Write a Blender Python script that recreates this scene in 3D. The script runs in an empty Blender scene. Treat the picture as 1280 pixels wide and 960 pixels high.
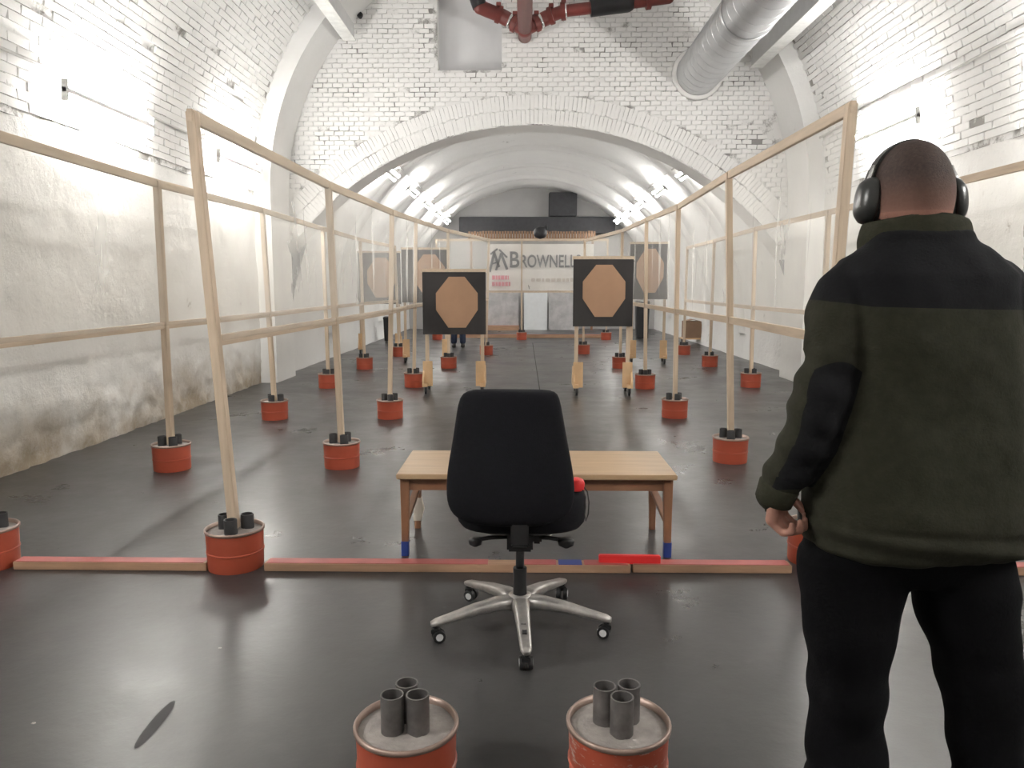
import bpy, bmesh, math, random
from mathutils import Vector, Matrix, noise, Euler
random.seed(7)
PI = math.pi
S = bpy.context.scene
C = S.collection

# ------------------------------------------------------------------ camera
F = 950.0                                   # focal length in pixels of a 1280x960 frame
H = 1.44
PITCH = math.atan(122 / F)
YAW = math.atan(15 / F)
cam = bpy.data.cameras.new('camera')
cam.sensor_width = 36.0
cam.lens = F / 1280 * 36.0
cam.clip_start = 0.05
cam.clip_end = 200
camo = bpy.data.objects.new('camera', cam)
C.objects.link(camo)
camo.location = (0, 0, H)
camo.rotation_euler = (PI / 2 - PITCH, 0, YAW)
S.camera = camo
CR = Euler(camo.rotation_euler).to_matrix()

def ray(px, py):
    return CR @ Vector(((px - 640) / F, (480 - py) / F, -1.0))
def at(px, py, Y):                           # point of a pixel's direction at depth Y
    r = ray(px, py)
    return Vector((0, 0, H)) + r * (Y / r.y)
def gnd(px, py, z=0.0):                      # point of a pixel's direction at height z
    r = ray(px, py)
    return Vector((0, 0, H)) + r * ((z - H) / r.z)

# ------------------------------------------------------------------ world and exposure
w = bpy.data.worlds.new('world')
S.world = w
w.use_nodes = True
w.node_tree.nodes['Background'].inputs[0].default_value = (0.9, 0.95, 1, 1)
w.node_tree.nodes['Background'].inputs[1].default_value = 0.02
S.view_settings.view_transform = 'Standard'
S.view_settings.look = 'None'
S.view_settings.gamma = 1
S.view_settings.use_curve_mapping = False
S.view_settings.exposure = 1.12
LAMP = 150.0                                  # emission of the fluorescent tubes

# ------------------------------------------------------------------ materials
M = {}
class NT:
    def __init__(s, name):
        s.m = bpy.data.materials.new(name); s.m.use_nodes = True
        s.t = s.m.node_tree; s.n = s.t.nodes; s.l = s.t.links
        s.b = s.n['Principled BSDF']
        M[name] = s.m
    def new(s, typ, **k):
        x = s.n.new(typ)
        for a, v in k.items(): setattr(x, a, v)
        return x
    def noise(s, scale, detail=6, rough=0.6, coord='Object', stretch=None):
        tc = s.new('ShaderNodeTexCoord'); nz = s.new('ShaderNodeTexNoise')
        nz.inputs['Scale'].default_value = scale
        nz.inputs['Detail'].default_value = detail
        nz.inputs['Roughness'].default_value = rough
        src = tc.outputs[coord]
        if stretch:
            mp = s.new('ShaderNodeMapping'); mp.inputs['Scale'].default_value = stretch
            s.l.new(src, mp.inputs[0]); src = mp.outputs[0]
        s.l.new(src, nz.inputs['Vector'])
        return nz.outputs['Fac']
    def ramp(s, fac, stops):
        r = s.new('ShaderNodeValToRGB')
        el = r.color_ramp.elements
        while len(el) < len(stops): el.new(0.5)
        for e, (p, c) in zip(el, stops):
            e.position = p
            e.color = (*c, 1) if len(c) == 3 else c
        s.l.new(fac, r.inputs[0])
        return r.outputs[0]
    def mix(s, fac, a, b, mode='MIX'):
        x = s.new('ShaderNodeMix', data_type='RGBA', blend_type=mode)
        if hasattr(fac, 'is_linked'): s.l.new(fac, x.inputs[0])
        else: x.inputs[0].default_value = fac
        for v, i in ((a, 6), (b, 7)):
            if hasattr(v, 'is_linked'): s.l.new(v, x.inputs[i])
            else: x.inputs[i].default_value = (*v, 1)
        return x.outputs[2]
    def bump(s, h, dist=0.01, strength=0.6):
        b = s.new('ShaderNodeBump')
        b.inputs['Distance'].default_value = dist
        b.inputs['Strength'].default_value = strength
        s.l.new(h, b.inputs['Height']); s.l.new(b.outputs[0], s.b.inputs['Normal'])
    def col(s, c):
        if hasattr(c, 'is_linked'): s.l.new(c, s.b.inputs['Base Color'])
        else: s.b.inputs['Base Color'].default_value = (*c, 1)
    def set(s, rough=0.6, metal=0.0, spec=0.5):
        s.b.inputs['Roughness'].default_value = rough
        s.b.inputs['Metallic'].default_value = metal
        s.b.inputs['Specular IOR Level'].default_value = spec

def plain(name, c, rough=0.6, metal=0.0, var=0.12, scale=8, bump=0.0, spec=0.5, stretch=None):
    t = NT(name)
    f = t.noise(scale, stretch=stretch)
    a = tuple(x * (1 - var) for x in c); b = tuple(min(1, x * (1 + var)) for x in c)
    t.col(t.ramp(f, [(0.3, a), (0.7, b)])); t.set(rough, metal, spec)
    if bump: t.bump(t.noise(scale * 4), bump, 0.5)
    return t.m

def masonry(name, base, dark, lo, hi, warm=None, bumpd=0.02, rough=0.75):
    t = NT(name)
    f = t.noise(0.9, 5)
    c = t.ramp(f, [(0.3, tuple(x * 0.93 for x in base)), (0.65, base)])
    d = t.noise(2.3, 8, 0.72)
    m = t.ramp(d, [(lo, (1, 1, 1)), (hi, (0, 0, 0))])
    c = t.mix(m, c, dark)
    if warm:
        sep = t.new('ShaderNodeSeparateXYZ'); tc = t.new('ShaderNodeTexCoord')
        t.l.new(tc.outputs['Object'], sep.inputs[0])
        mr = t.new('ShaderNodeMapRange')
        mr.inputs[1].default_value = 1.15; mr.inputs[2].default_value = 0.05
        t.l.new(sep.outputs[2], mr.inputs[0])
        ml = t.new('ShaderNodeMath', operation='MULTIPLY')
        t.l.new(mr.outputs[0], ml.inputs[0]); t.l.new(t.noise(1.6, 7, 0.7), ml.inputs[1])
        g = t.ramp(ml.outputs[0], [(0.26, (0, 0, 0)), (0.58, (1, 1, 1))])
        c = t.mix(g, c, warm)
    t.col(c); t.set(rough, 0, 0.3)
    t.bump(t.noise(7, 9, 0.7), bumpd, 0.7)
    return t.m

masonry('plaster_wall', (0.82, 0.81, 0.785), (0.36, 0.32, 0.27), 0.31, 0.36, warm=(0.40, 0.335, 0.25), bumpd=0.03)
masonry('white_brick', (0.83, 0.825, 0.81), (0.45, 0.43, 0.40), 0.24, 0.30, bumpd=0.012)
masonry('painted_joint', (0.82, 0.815, 0.80), (0.30, 0.29, 0.27), 0.42, 0.50, bumpd=0.02)
masonry('arch_joint', (0.78, 0.775, 0.76), (0.27, 0.26, 0.25), 0.41, 0.50, bumpd=0.02)
masonry('white_plaster', (0.80, 0.795, 0.78), (0.5, 0.48, 0.45), 0.24, 0.30, bumpd=0.012)
masonry('far_vault', (0.78, 0.775, 0.76), (0.42, 0.41, 0.40), 0.30, 0.36, bumpd=0.03)
plain('niche_plaster', (0.62, 0.62, 0.63), 0.8, var=0.05, scale=1.5)
plain('end_wall', (0.36, 0.355, 0.35), 0.85, var=0.06, scale=2)
plain('dark_rubber', (0.03, 0.03, 0.033), 0.8, var=0.25)

t = NT('floor_paint')
f1 = t.noise(0.55, 7, 0.6); f2 = t.noise(5, 8, 0.65)
c = t.ramp(f1, [(0.3, (0.030, 0.0285, 0.0285)), (0.7, (0.046, 0.044, 0.0435))])
c = t.mix(t.ramp(f2, [(0.45, (0, 0, 0)), (0.9, (0.5, 0.5, 0.5))]), c, (0.062, 0.06, 0.058))
t.col(c)
t.l.new(t.ramp(t.noise(1.1, 7, 0.7), [(0.3, (0.24,) * 3), (0.7, (0.42,) * 3)]), t.b.inputs['Roughness'])
t.b.inputs['Specular IOR Level'].default_value = 0.45
t.bump(t.noise(14, 4), 0.004, 0.3)

plain('timber', (0.53, 0.42, 0.31), 0.6, var=0.14, scale=3, stretch=(9, 9, 0.8))
plain('timber_rail', (0.53, 0.42, 0.31), 0.6, var=0.14, scale=3, stretch=(9, 0.8, 9))
plain('timber_plate', (0.62, 0.42, 0.24), 0.6, var=0.12, scale=4)
plain('beam_wood', (0.37, 0.225, 0.14), 0.6, var=0.2, scale=5, stretch=(0.6, 6, 6))
plain('beam_red', (0.37, 0.085, 0.075), 0.5, var=0.2, scale=5)
plain('bright_red', (0.72, 0.03, 0.03), 0.45, var=0.08)
plain('tape_blue', (0.02, 0.045, 0.22), 0.5)
plain('table_top', (0.43, 0.295, 0.175), 0.38, var=0.12, scale=3, stretch=(0.8, 8, 8))
plain('table_wood', (0.22, 0.105, 0.055), 0.5, var=0.2, scale=4)
plain('bucket_orange', (0.35, 0.066, 0.032), 0.42, var=0.12, scale=4)
t = NT('bucket_worn')
wr = t.ramp(t.noise(9, 6, 0.7, stretch=(1, 1, 2.6)), [(0.56, (0, 0, 0)), (0.62, (1, 1, 1))])
t.col(t.mix(wr, (0.35, 0.066, 0.032), (0.45, 0.38, 0.34))); t.set(0.45)
plain('bucket_rim', (0.34, 0.25, 0.21), 0.4, 0.5, var=0.2)
plain('concrete', (0.33, 0.30, 0.28), 0.85, var=0.25, scale=14, bump=0.01)
plain('tube_steel', (0.17, 0.16, 0.155), 0.5, 0.55, var=0.4, scale=12)
plain('tube_dark', (0.05, 0.05, 0.052), 0.55, 0.3, var=0.3, scale=12)
plain('galvanised', (0.56, 0.57, 0.585), 0.38, 0.75, var=0.08, scale=4)
plain('tray_paint', (0.60, 0.60, 0.60), 0.5, 0.1, var=0.06)
plain('pipe_red', (0.155, 0.032, 0.026), 0.38, var=0.12)
plain('pipe_black', (0.012, 0.012, 0.014), 0.45)
plain('chrome', (0.7, 0.7, 0.7), 0.25, 0.9, var=0.05)
plain('lamp_body', (0.72, 0.72, 0.70), 0.5)
plain('conduit', (0.55, 0.54, 0.52), 0.5)
plain('chair_fabric', (0.0055, 0.0055, 0.0075), 0.92, var=0.2, scale=60, bump=0.003, spec=0.2)
plain('chair_plastic', (0.012, 0.012, 0.013), 0.45, var=0.1)
plain('chair_aluminium', (0.42, 0.40, 0.38), 0.42, 0.75, var=0.22, scale=18)
plain('target_black', (0.028, 0.025, 0.025), 0.8, var=0.15, scale=5)
plain('target_tan', (0.39, 0.235, 0.145), 0.8, var=0.05, scale=4)
plain('cardboard', (0.22, 0.135, 0.085), 0.8, var=0.12, scale=4)
plain('banner_white', (0.74, 0.72, 0.70), 0.7, var=0.04, scale=2)
plain('print_grey', (0.16, 0.165, 0.18), 0.7)
plain('print_pink', (0.75, 0.30, 0.36), 0.7)
plain('print_pale', (0.58, 0.52, 0.48), 0.7)
plain('panel_white', (0.70, 0.72, 0.73), 0.6, var=0.04)
plain('panel_grey', (0.42, 0.41, 0.41), 0.75, var=0.25, scale=3)
plain('floor_scuff', (0.017, 0.016, 0.016), 0.6)
plain('navy_cloth', (0.012, 0.02, 0.045), 0.85)
plain('paper', (0.62, 0.56, 0.48), 0.8)
plain('skin', (0.34, 0.17, 0.125), 0.55, var=0.14, scale=30, bump=0.001)
plain('hair_brown', (0.035, 0.022, 0.018), 0.8, var=0.4, scale=160, bump=0.004)
plain('fleece_green', (0.026, 0.0255, 0.0165), 0.95, var=0.18, scale=45, bump=0.003, spec=0.15)
plain('panel_black_cloth', (0.0095, 0.0095, 0.0115), 0.85, var=0.2, scale=40, bump=0.002, spec=0.25)
plain('trouser_black', (0.0030, 0.0030, 0.0036), 0.95, var=0.2, scale=30, bump=0.003, spec=0.1)
plain('muff_shell', (0.016, 0.017, 0.016), 0.32, var=0.1)
plain('muff_cushion', (0.010, 0.010, 0.010), 0.6)
plain('shoe_leather', (0.02, 0.016, 0.013), 0.5)
plain('eye_white', (0.7, 0.7, 0.68), 0.3, var=0.02)

t = NT('clear_film')
t.n.remove(t.b)
tr = t.new('ShaderNodeBsdfTransparent'); tr.inputs[0].default_value = (0.985, 0.98, 0.965, 1)
df = t.new('ShaderNodeBsdfDiffuse'); df.inputs[0].default_value = (0.86, 0.845, 0.81, 1)
tl = t.new('ShaderNodeBsdfTranslucent'); tl.inputs[0].default_value = (0.86, 0.845, 0.81, 1)
mx = t.new('ShaderNodeMixShader'); mx.inputs[0].default_value = 0.5
t.l.new(df.outputs[0], mx.inputs[1]); t.l.new(tl.outputs[0], mx.inputs[2])
m2 = t.new('ShaderNodeMixShader')
fz = t.ramp(t.noise(1.3, 5, 0.6, stretch=(1, 1, 0.35)), [(0.3, (0.17,) * 3), (0.75, (0.30,) * 3)])
t.l.new(fz, m2.inputs[0])
t.l.new(tr.outputs[0], m2.inputs[1]); t.l.new(mx.outputs[0], m2.inputs[2])
t.l.new(m2.outputs[0], t.n['Material Output'].inputs[0])

for nm, k in (('tube_light_full', 1.0), ('tube_light', 0.75), ('tube_light_far', 0.36)):   # emission scaled per lamp group to balance the light
    t = NT(nm)
    t.n.remove(t.b)
    em = t.new('ShaderNodeEmission'); em.inputs[0].default_value = (1, 0.98, 0.945, 1); em.inputs[1].default_value = LAMP * k
    t.l.new(em.outputs[0], t.n['Material Output'].inputs[0])

# ------------------------------------------------------------------ mesh helpers
def link(o, parent=None):
    C.objects.link(o)
    if parent is not None: o.parent = parent
    return o
def obj(name, bm, mat, parent=None, smooth=False, bevel=0):
    if bevel:
        bmesh.ops.bevel(bm, geom=list(bm.edges), offset=bevel, segments=2, affect='EDGES', clamp_overlap=True)
    bmesh.ops.recalc_face_normals(bm, faces=bm.faces)
    me = bpy.data.meshes.new(name)
    bm.to_mesh(me); bm.free()
    if mat: me.materials.append(M[mat])
    if smooth:
        for p in me.polygons: p.use_smooth = True
    return link(bpy.data.objects.new(name, me), parent)
def smooth_by_angle(o, deg=35):
    me = o.data
    for p in me.polygons: p.use_smooth = True
    me.set_sharp_from_angle(angle=math.radians(deg))
    return o
def tag(o, label, cat, group=None):
    o['label'] = label; o['category'] = cat
    if group: o['group'] = group
    return o
def thing(name, label, cat, loc=(0, 0, 0), rz=0, group=None):
    o = bpy.data.objects.new(name, None)
    o.location = loc; o.rotation_euler = (0, 0, rz); o.empty_display_size = 0.1
    link(o); return tag(o, label, cat, group)
def struct(o):
    o['kind'] = 'structure'; return o
def copy_tree(o, parent=None):
    c = o.copy(); link(c, parent)
    for ch in list(o.children): copy_tree(ch, c)
    return c
def box(bm, c, s, rot=None):
    m = Matrix.Translation(c)
    if rot is not None: m = m @ rot
    m = m @ Matrix.Diagonal((s[0], s[1], s[2], 1))
    return bmesh.ops.create_cube(bm, size=1, matrix=m)
def bar(bm, a, b, wx, wy, roll=Vector((0, 1, 0))):     # square bar from a to b
    a = Vector(a); b = Vector(b); d = b - a
    z = d.normalized(); x = roll.cross(z)
    if x.length < 1e-4: x = Vector((1, 0, 0))
    x.normalize(); y = z.cross(x)
    R = Matrix((x, y, z)).transposed().to_4x4()
    box(bm, (a + b) / 2, (wx, wy, d.length), R)
def cyl(bm, a, b, r, r2=None, n=20, cap=True):
    a = Vector(a); b = Vector(b); d = b - a
    q = Vector((0, 0, 1)).rotation_difference(d.normalized()).to_matrix().to_4x4()
    bmesh.ops.create_cone(bm, cap_ends=cap, segments=n, radius1=r, radius2=r if r2 is None else r2,
                          depth=d.length, matrix=Matrix.Translation((a + b) / 2) @ q)
def lathe(bm, prof, n=32, mtx=None):
    rings = []
    for r, z in prof:
        ring = []
        for k in range(n):
            v = Vector((r * math.cos(2 * PI * k / n), r * math.sin(2 * PI * k / n), z))
            ring.append(bm.verts.new(mtx @ v if mtx else v))
        rings.append(ring)
    for a, b in zip(rings, rings[1:]):
        for k in range(n):
            bm.faces.new((a[k], a[(k + 1) % n], b[(k + 1) % n], b[k]))
    return rings
def loft(bm, rings):                                     # rings: lists of vectors, same length; capped
    vs = [[bm.verts.new(v) for v in r] for r in rings]
    n = len(vs[0])
    for a, b in zip(vs, vs[1:]):
        for k in range(n):
            bm.faces.new((a[k], a[(k + 1) % n], b[(k + 1) % n], b[k]))
    bm.faces.new(vs[0][::-1]); bm.faces.new(vs[-1])
    return vs
def sring(c, rx, ry, e=2.5, n=32, ux=Vector((1, 0, 0)), uy=Vector((0, 1, 0))):
    out = []
    for k in range(n):
        a = 2 * PI * k / n
        ca, sa = math.cos(a), math.sin(a)
        x = math.copysign(abs(ca) ** (2 / e), ca) * rx
        y = math.copysign(abs(sa) ** (2 / e), sa) * ry
        out.append(Vector(c) + ux * x + uy * y)
    return out
def tubepath(bm, pts, r, n=10):
    pts = [Vector(p) for p in pts]
    rings = []
    for i, p in enumerate(pts):
        d = (pts[min(i + 1, len(pts) - 1)] - pts[max(i - 1, 0)]).normalized()
        x = d.cross(Vector((0, 0, 1)))
        if x.length < 1e-3: x = d.cross(Vector((0, 1, 0)))
        x.normalize(); y = d.cross(x)
        rr = r[i] if isinstance(r, (list, tuple)) else r
        rings.append([p + x * rr * math.cos(2 * PI * k / n) + y * rr * math.sin(2 * PI * k / n) for k in range(n)])
    loft(bm, rings)
def B(): return bmesh.new()

# ================================================================== THE SETTING
CX, RV, ZS = 0.2, 4.15, 2.75          # near vault: centre line, radius, springing
XL, XR = CX - RV, CX + RV
YH = 12.2                              # the wall with the low arch
YB = -3.0
YE = 26.0
ACX, AR, AZ = 0.15, 4.92, -1.0         # low arch in that wall
VCX, VR, VZ = 0.25, 4.2, 0.5           # vault beyond it

def grid_surface(name, fn, us, vs, mat, amp=0.0, freq=1.5, smooth=True):
    bm = B(); g = []
    for u in us:
        row = []
        for v in vs:
            p, n = fn(u, v)
            if amp:
                k = noise.fractal(p * freq, 1.0, 2.2, 5)
                if name in ('wall_left', 'wall_right'):      # bare rubble shows near the floor
                    k += 1.5 * max(0, 1 - p.z / 0.9) * noise.noise(p * 10) + 0.3 * noise.noise(p * 5)
                p = p + n * k * amp
            row.append(bm.verts.new(p))
        g.append(row)
    for a, b in zip(g, g[1:]):
        for i in range(len(vs) - 1):
            bm.faces.new((a[i], a[i + 1], b[i + 1], b[i]))
    me = bpy.data.meshes.new(name); bm.to_mesh(me); bm.free()
    me.materials.append(M[mat])
    if smooth:
        for p in me.polygons: p.use_smooth = True
    return struct(link(bpy.data.objects.new(name, me)))
def lin(a, b, n): return [a + (b - a) * i / n for i in range(n + 1)]

floor = B()
box(floor, (0.2, (YB + YE) / 2, -0.1), (11, YE - YB + 2, 0.2))
floor = struct(obj('floor', floor, 'floor_paint'))
# long joint down the lane and the scuff left of the chair, thin marks on the floor paint
b = B(); box(b, (gnd(672, 470).x, 13.5, 0.0006), (0.014, 12, 0.0012)); obj('floor_joint', b, 'target_black', floor)
b = B()
p0, p1 = gnd(170, 935), gnd(217, 877)
d = (p1 - p0).normalized(); s = Vector((-d.y, d.x, 0))
vs = []
for k in range(20):
    a = 2 * PI * k / 20
    vs.append(b.verts.new((p0 + p1) / 2 + d * math.cos(a) * (p1 - p0).length * 0.52 + s * math.sin(a) * 0.022 + Vector((0, 0, 0.0015))))
b.faces.new(vs); obj('scuff_mark', b, 'floor_scuff', floor)
b = B()
for px, py in ((275, 810), (42, 904)):
    q = gnd(px, py); bmesh.ops.create_icosphere(b, subdivisions=1, radius=0.007, matrix=Matrix.Translation(q) @ Matrix.Diagonal((1.3, 1, 0.3, 1)))
obj('paint_chip', b, 'concrete', floor)

wall_left = grid_surface('wall_left', lambda y, z: (Vector((XL, y, z)), Vector((1, 0, 0))), lin(YB, YH, 300), lin(-0.05, ZS, 60), 'plaster_wall', 0.022, 1.4)
wall_right = grid_surface('wall_right', lambda y, z: (Vector((XR, y, z)), Vector((-1, 0, 0))), lin(YB, YH, 300), lin(-0.05, ZS, 60), 'plaster_wall', 0.022, 1.4)
def vaultp(y, a, r=RV):
    n = Vector((-math.cos(a), 0, -math.sin(a)))
    return Vector((CX, y, ZS)) - n * r, n
ceiling = grid_surface('ceiling', lambda y, a: vaultp(y, a), lin(YB, YH, 100), lin(0, PI, 70), 'painted_joint', 0.012, 1.2)
b = B(); box(b, (CX, YB - 0.1, 3.5), (9, 0.2, 7.2)); wall_back = struct(obj('wall_back', b, 'plaster_wall'))

# pilaster and rib in front of the arch wall
def rib(y0, y1, r, mat='white_plaster'):
    bm = B(); prof = []
    pts = [(CX - r, -0.05)] + [(CX - r, z) for z in (0.9, 1.8)] + [(CX + r * math.cos(a), ZS + r * math.sin(a)) for a in [PI - PI * i / 48 for i in range(49)]] + [(CX + r, z) for z in (1.8, 0.9)] + [(CX + r, -0.05)]
    out = [(CX - RV - 0.15, -0.05)] + [(CX - RV - 0.15, z) for z in (0.9, 1.8)] + [(CX + (RV + .15) * math.cos(a), ZS + (RV + .15) * math.sin(a)) for a in [PI - PI * i / 48 for i in range(49)]] + [(CX + RV + .15, z) for z in (1.8, 0.9)] + [(CX + RV + .15, -0.05)]
    A = [bm.verts.new((x, y0, z)) for x, z in pts]; A2 = [bm.verts.new((x, y1, z)) for x, z in pts]
    O = [bm.verts.new((x, y0, z)) for x, z in out]
    for i in range(len(pts) - 1):
        bm.faces.new((A[i], A[i + 1], A2[i + 1], A2[i])); bm.faces.new((A[i], A[i + 1], O[i + 1], O[i]))
    return bm
trim1 = struct(smooth_by_angle(obj('trim_1', rib(11.3, YH + 0.02, RV - 0.24), 'white_plaster'), 40))

# the wall with the low arch, a niche and a duct hole
NX0, NX1, NZ = at(547, 60, YH).x, at(627, 60, YH).x, at(590, 88, YH).z
RB = RV - 0.2
def arch_z(x, r=AR):
    q = r * r - (x - ACX) ** 2
    return max(0.0, AZ + math.sqrt(q)) if q > 0 else 0.0
def top_z(x):
    q = RB * RB - (x - CX) ** 2
    return ZS + (math.sqrt(q) if q > 0 else 0)
bm = B()
xs = sorted(set([round(v, 4) for v in lin(CX - RB, CX + RB, 80)] + [round(NX0, 4), round(NX1, 4)]))
WT = 0.6
for x0, x1 in zip(xs, xs[1:]):
    mid = (x0 + x1) / 2
    a0, a1, t0, t1 = arch_z(x0), arch_z(x1), top_z(x0), top_z(x1)
    innic = NX0 < mid < NX1
    if innic:
        t0 = t1 = NZ
    zs0 = lin(a0, t0, 6); zs1 = lin(a1, t1, 6)
    for i in range(6):
        bm.faces.new([bm.verts.new(p) for p in ((x0, YH, zs0[i]), (x1, YH, zs1[i]), (x1, YH, zs1[i + 1]), (x0, YH, zs0[i + 1]))])
    bm.faces.new([bm.verts.new(p) for p in ((x0, YH, a0), (x1, YH, a1), (x1, YH + WT, a1), (x0, YH + WT, a0))])
    if innic:
        bm.faces.new([bm.verts.new(p) for p in ((x0, YH, NZ), (x1, YH, NZ), (x1, YH + 0.22, NZ), (x0, YH + 0.22, NZ))])
for x in (NX0, NX1):
    bm.faces.new([bm.verts.new(p) for p in ((x, YH, NZ), (x, YH + 0.22, NZ), (x, YH + 0.22, 7.1), (x, YH, 7.1))])
bmesh.ops.remove_doubles(bm, verts=bm.verts, dist=0.0005)
wall_arch = struct(obj('wall_middle', bm, 'arch_joint'))
wall_arch.data.materials.append(M['white_plaster'])     # the plastered soffit
for p in wall_arch.data.polygons:
    if abs(p.normal.y) < 0.5: p.material_index = 1
b = B(); box(b, ((NX0 + NX1) / 2, YH + 0.25, (NZ + 7.1) / 2), (NX1 - NX0 + 0.02, 0.06, 7.1 - NZ + 0.02)); obj('niche_panel', b, 'niche_plaster', wall_arch)

# vault beyond, side walls included, then the end wall
def v2(y, a):
    n = Vector((-math.cos(a), 0, -math.sin(a)))
    return Vector((VCX, y, VZ)) - n * VR, n
ceil2 = grid_surface('ceiling.001', v2, lin(YH + WT - 0.02, YE, 80), lin(-0.13, PI + 0.13, 60), 'far_vault', 0.03, 1.6)
b = B(); box(b, (VCX, YE + 0.1, 2.4), (9.2, 0.2, 5.2)); wall_far = struct(obj('wall_far', b, 'end_wall'))
for k, y in enumerate((15.6, 18.4, 21.0, 23.4)):       # shallow transverse ribs of the far vault
    bm = B(); A = []
    for i in range(41):
        a = PI * i / 40
        A.append([bm.verts.new((VCX + r * math.cos(a), yy, VZ + r * math.sin(a))) for r, yy in ((VR + .06, y - .32), (VR - .055, y - .2), (VR - .055, y + .2), (VR + .06, y + .32))])
    for p, q in zip(A, A[1:]):
        for j in range(3): bm.faces.new((p[j], q[j], q[j + 1], p[j + 1]))
    struct(obj('trim_%d' % (k + 2), bm, 'far_vault', smooth=True))

# ---- bricks, proud of the joints
def brick_variants(sx, sy, sz, n=4):
    out = []
    for k in range(n):
        bm = B(); box(bm, (0, 0, 0), (sx, sy, sz))
        for v in bm.verts:
            v.co += Vector([random.uniform(-1, 1) * 0.05 * m for m in (sx, sy, sz)])
        bmesh.ops.recalc_face_normals(bm, faces=bm.faces)
        me = bpy.data.meshes.new('brick'); bm.to_mesh(me); bm.free()
        me.materials.append(M['white_brick']); out.append(me)
    return out
def lay(parent, mats, variants, nmax=300):              # mats: (importance, matrix), the largest in view become single bricks
    mats.sort(key=lambda t: -t[0])
    for w_, m in mats[:nmax]:
        o = bpy.data.objects.new('brick', random.choice(variants)); o.matrix_world = m
        link(o, parent); o.matrix_parent_inverse.identity(); o.matrix_basis = m
    if len(mats) > nmax:
        verts, faces = [], []
        for w_, m in mats[nmax:]:
            me = random.choice(variants); k = len(verts)
            verts += [m @ v.co for v in me.vertices]
            faces += [[k + i for i in p.vertices] for p in me.polygons]
        me = bpy.data.meshes.new('brickwork'); me.from_pydata(verts, [], faces)
        me.materials.append(M['white_brick'])
        o = link(bpy.data.objects.new('brickwork', me), parent); o['kind'] = 'stuff'
def inview(p):
    q = CR.transposed() @ (p - Vector((0, 0, H)))
    if q.z > -0.3: return 0
    u, v = 640 + F * q.x / -q.z, 480 - F * q.y / -q.z
    return (1 / q.length) if -60 < u < 1340 and -60 < v < 1000 else 0
mats = []
BL, BH = 0.255, 0.078
arc = 0.10
row = 0
while arc < 1.25 * RV:
    a = arc / RV
    for side in (0, 1):
        ang = a if side else PI - a
        y = 2.5 + (BL / 2 if row % 2 else 0)
        while y < 11.2:
            wob = 0.03 * noise.noise(Vector((y * 0.6, arc, side * 9)))
            p, n = vaultp(y, ang + wob / RV * 0.6, RV - 0.004)
            wgt = inview(p)
            if wgt and random.random() > 0.015 and noise.noise(Vector((y * 0.55, arc * 0.7, side * 5.0 + 3))) > -0.6:
                z = n; x = Vector((0, 1, 0)); yy = z.cross(x)
                R = Matrix((x, yy, z)).transposed().to_4x4()
                R = R @ Euler((random.gauss(0, .03), random.gauss(0, .012), random.gauss(0, .012))).to_matrix().to_4x4()
                mats.append((wgt, Matrix.Translation(p + n * random.uniform(-0.006, 0.004)) @ R))
            y += BL
    arc += BH; row += 1
lay(ceiling, mats, brick_variants(0.243, 0.068, 0.03))

DUCT = at(872, 92, YH)
mats = []
bl, bh = 0.158, 0.072
row = 0; z = 2.0
while z < 6.6:
    x = CX - RB + (bl / 2 if row % 2 else 0)
    while x < CX + RB:
        p = Vector((x, YH - 0.001, z))
        ok = z < top_z(x) - 0.02 and (math.hypot(x - ACX, z - AZ) > AR + 0.47)
        ok = ok and not (NX0 - 0.06 < x < NX1 + 0.06 and z > NZ - 0.02)
        ok = ok and math.hypot(x - DUCT.x, z - DUCT.z) > 0.40
        ok = ok and noise.noise(Vector((x * 0.8, z * 0.9, 4.2))) > -0.62
        wgt = inview(p)
        if ok and wgt and random.random() > 0.03:
            mats.append((wgt + (0.02 if z > 3.9 else 0) + random.random() * 0.0005, Matrix.Translation(p + Vector((random.gauss(0, .002), random.uniform(-.005, .004), random.gauss(0, .002)))) @ Euler((0, random.gauss(0, .012), random.gauss(0, .012))).to_matrix().to_4x4()))
        x += bl
    z += bh; row += 1
lay(wall_arch, mats, brick_variants(0.143, 0.03, 0.059))
vr = brick_variants(0.062, 0.025, 0.21)
verts, faces = [], []
for ringr, off in ((AR + 0.115, 0), (AR + 0.34, 0.5)):
    nn = int(ringr * 2.0 / 0.0665)
    for i in range(nn):
        a = PI / 2 - 1.0 + 2.0 * (i + off) / nn
        p = Vector((ACX + ringr * math.cos(a), YH + random.uniform(-.006, .002), AZ + ringr * math.sin(a)))
        if p.z < 0.2 or abs(p.x - CX) > RB - 0.1: continue
        m = Matrix.Translation(p) @ Matrix.Rotation(PI / 2 - a, 4, 'Y')
        me = random.choice(vr); k = len(verts)
        verts += [m @ v.co for v in me.vertices]; faces += [[k + j for j in q.vertices] for q in me.polygons]
me = bpy.data.meshes.new('arch_bricks'); me.from_pydata(verts, [], faces); me.materials.append(M['white_brick'])
o = link(bpy.data.objects.new('arch_bricks', me), wall_arch); o['kind'] = 'stuff'

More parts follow.
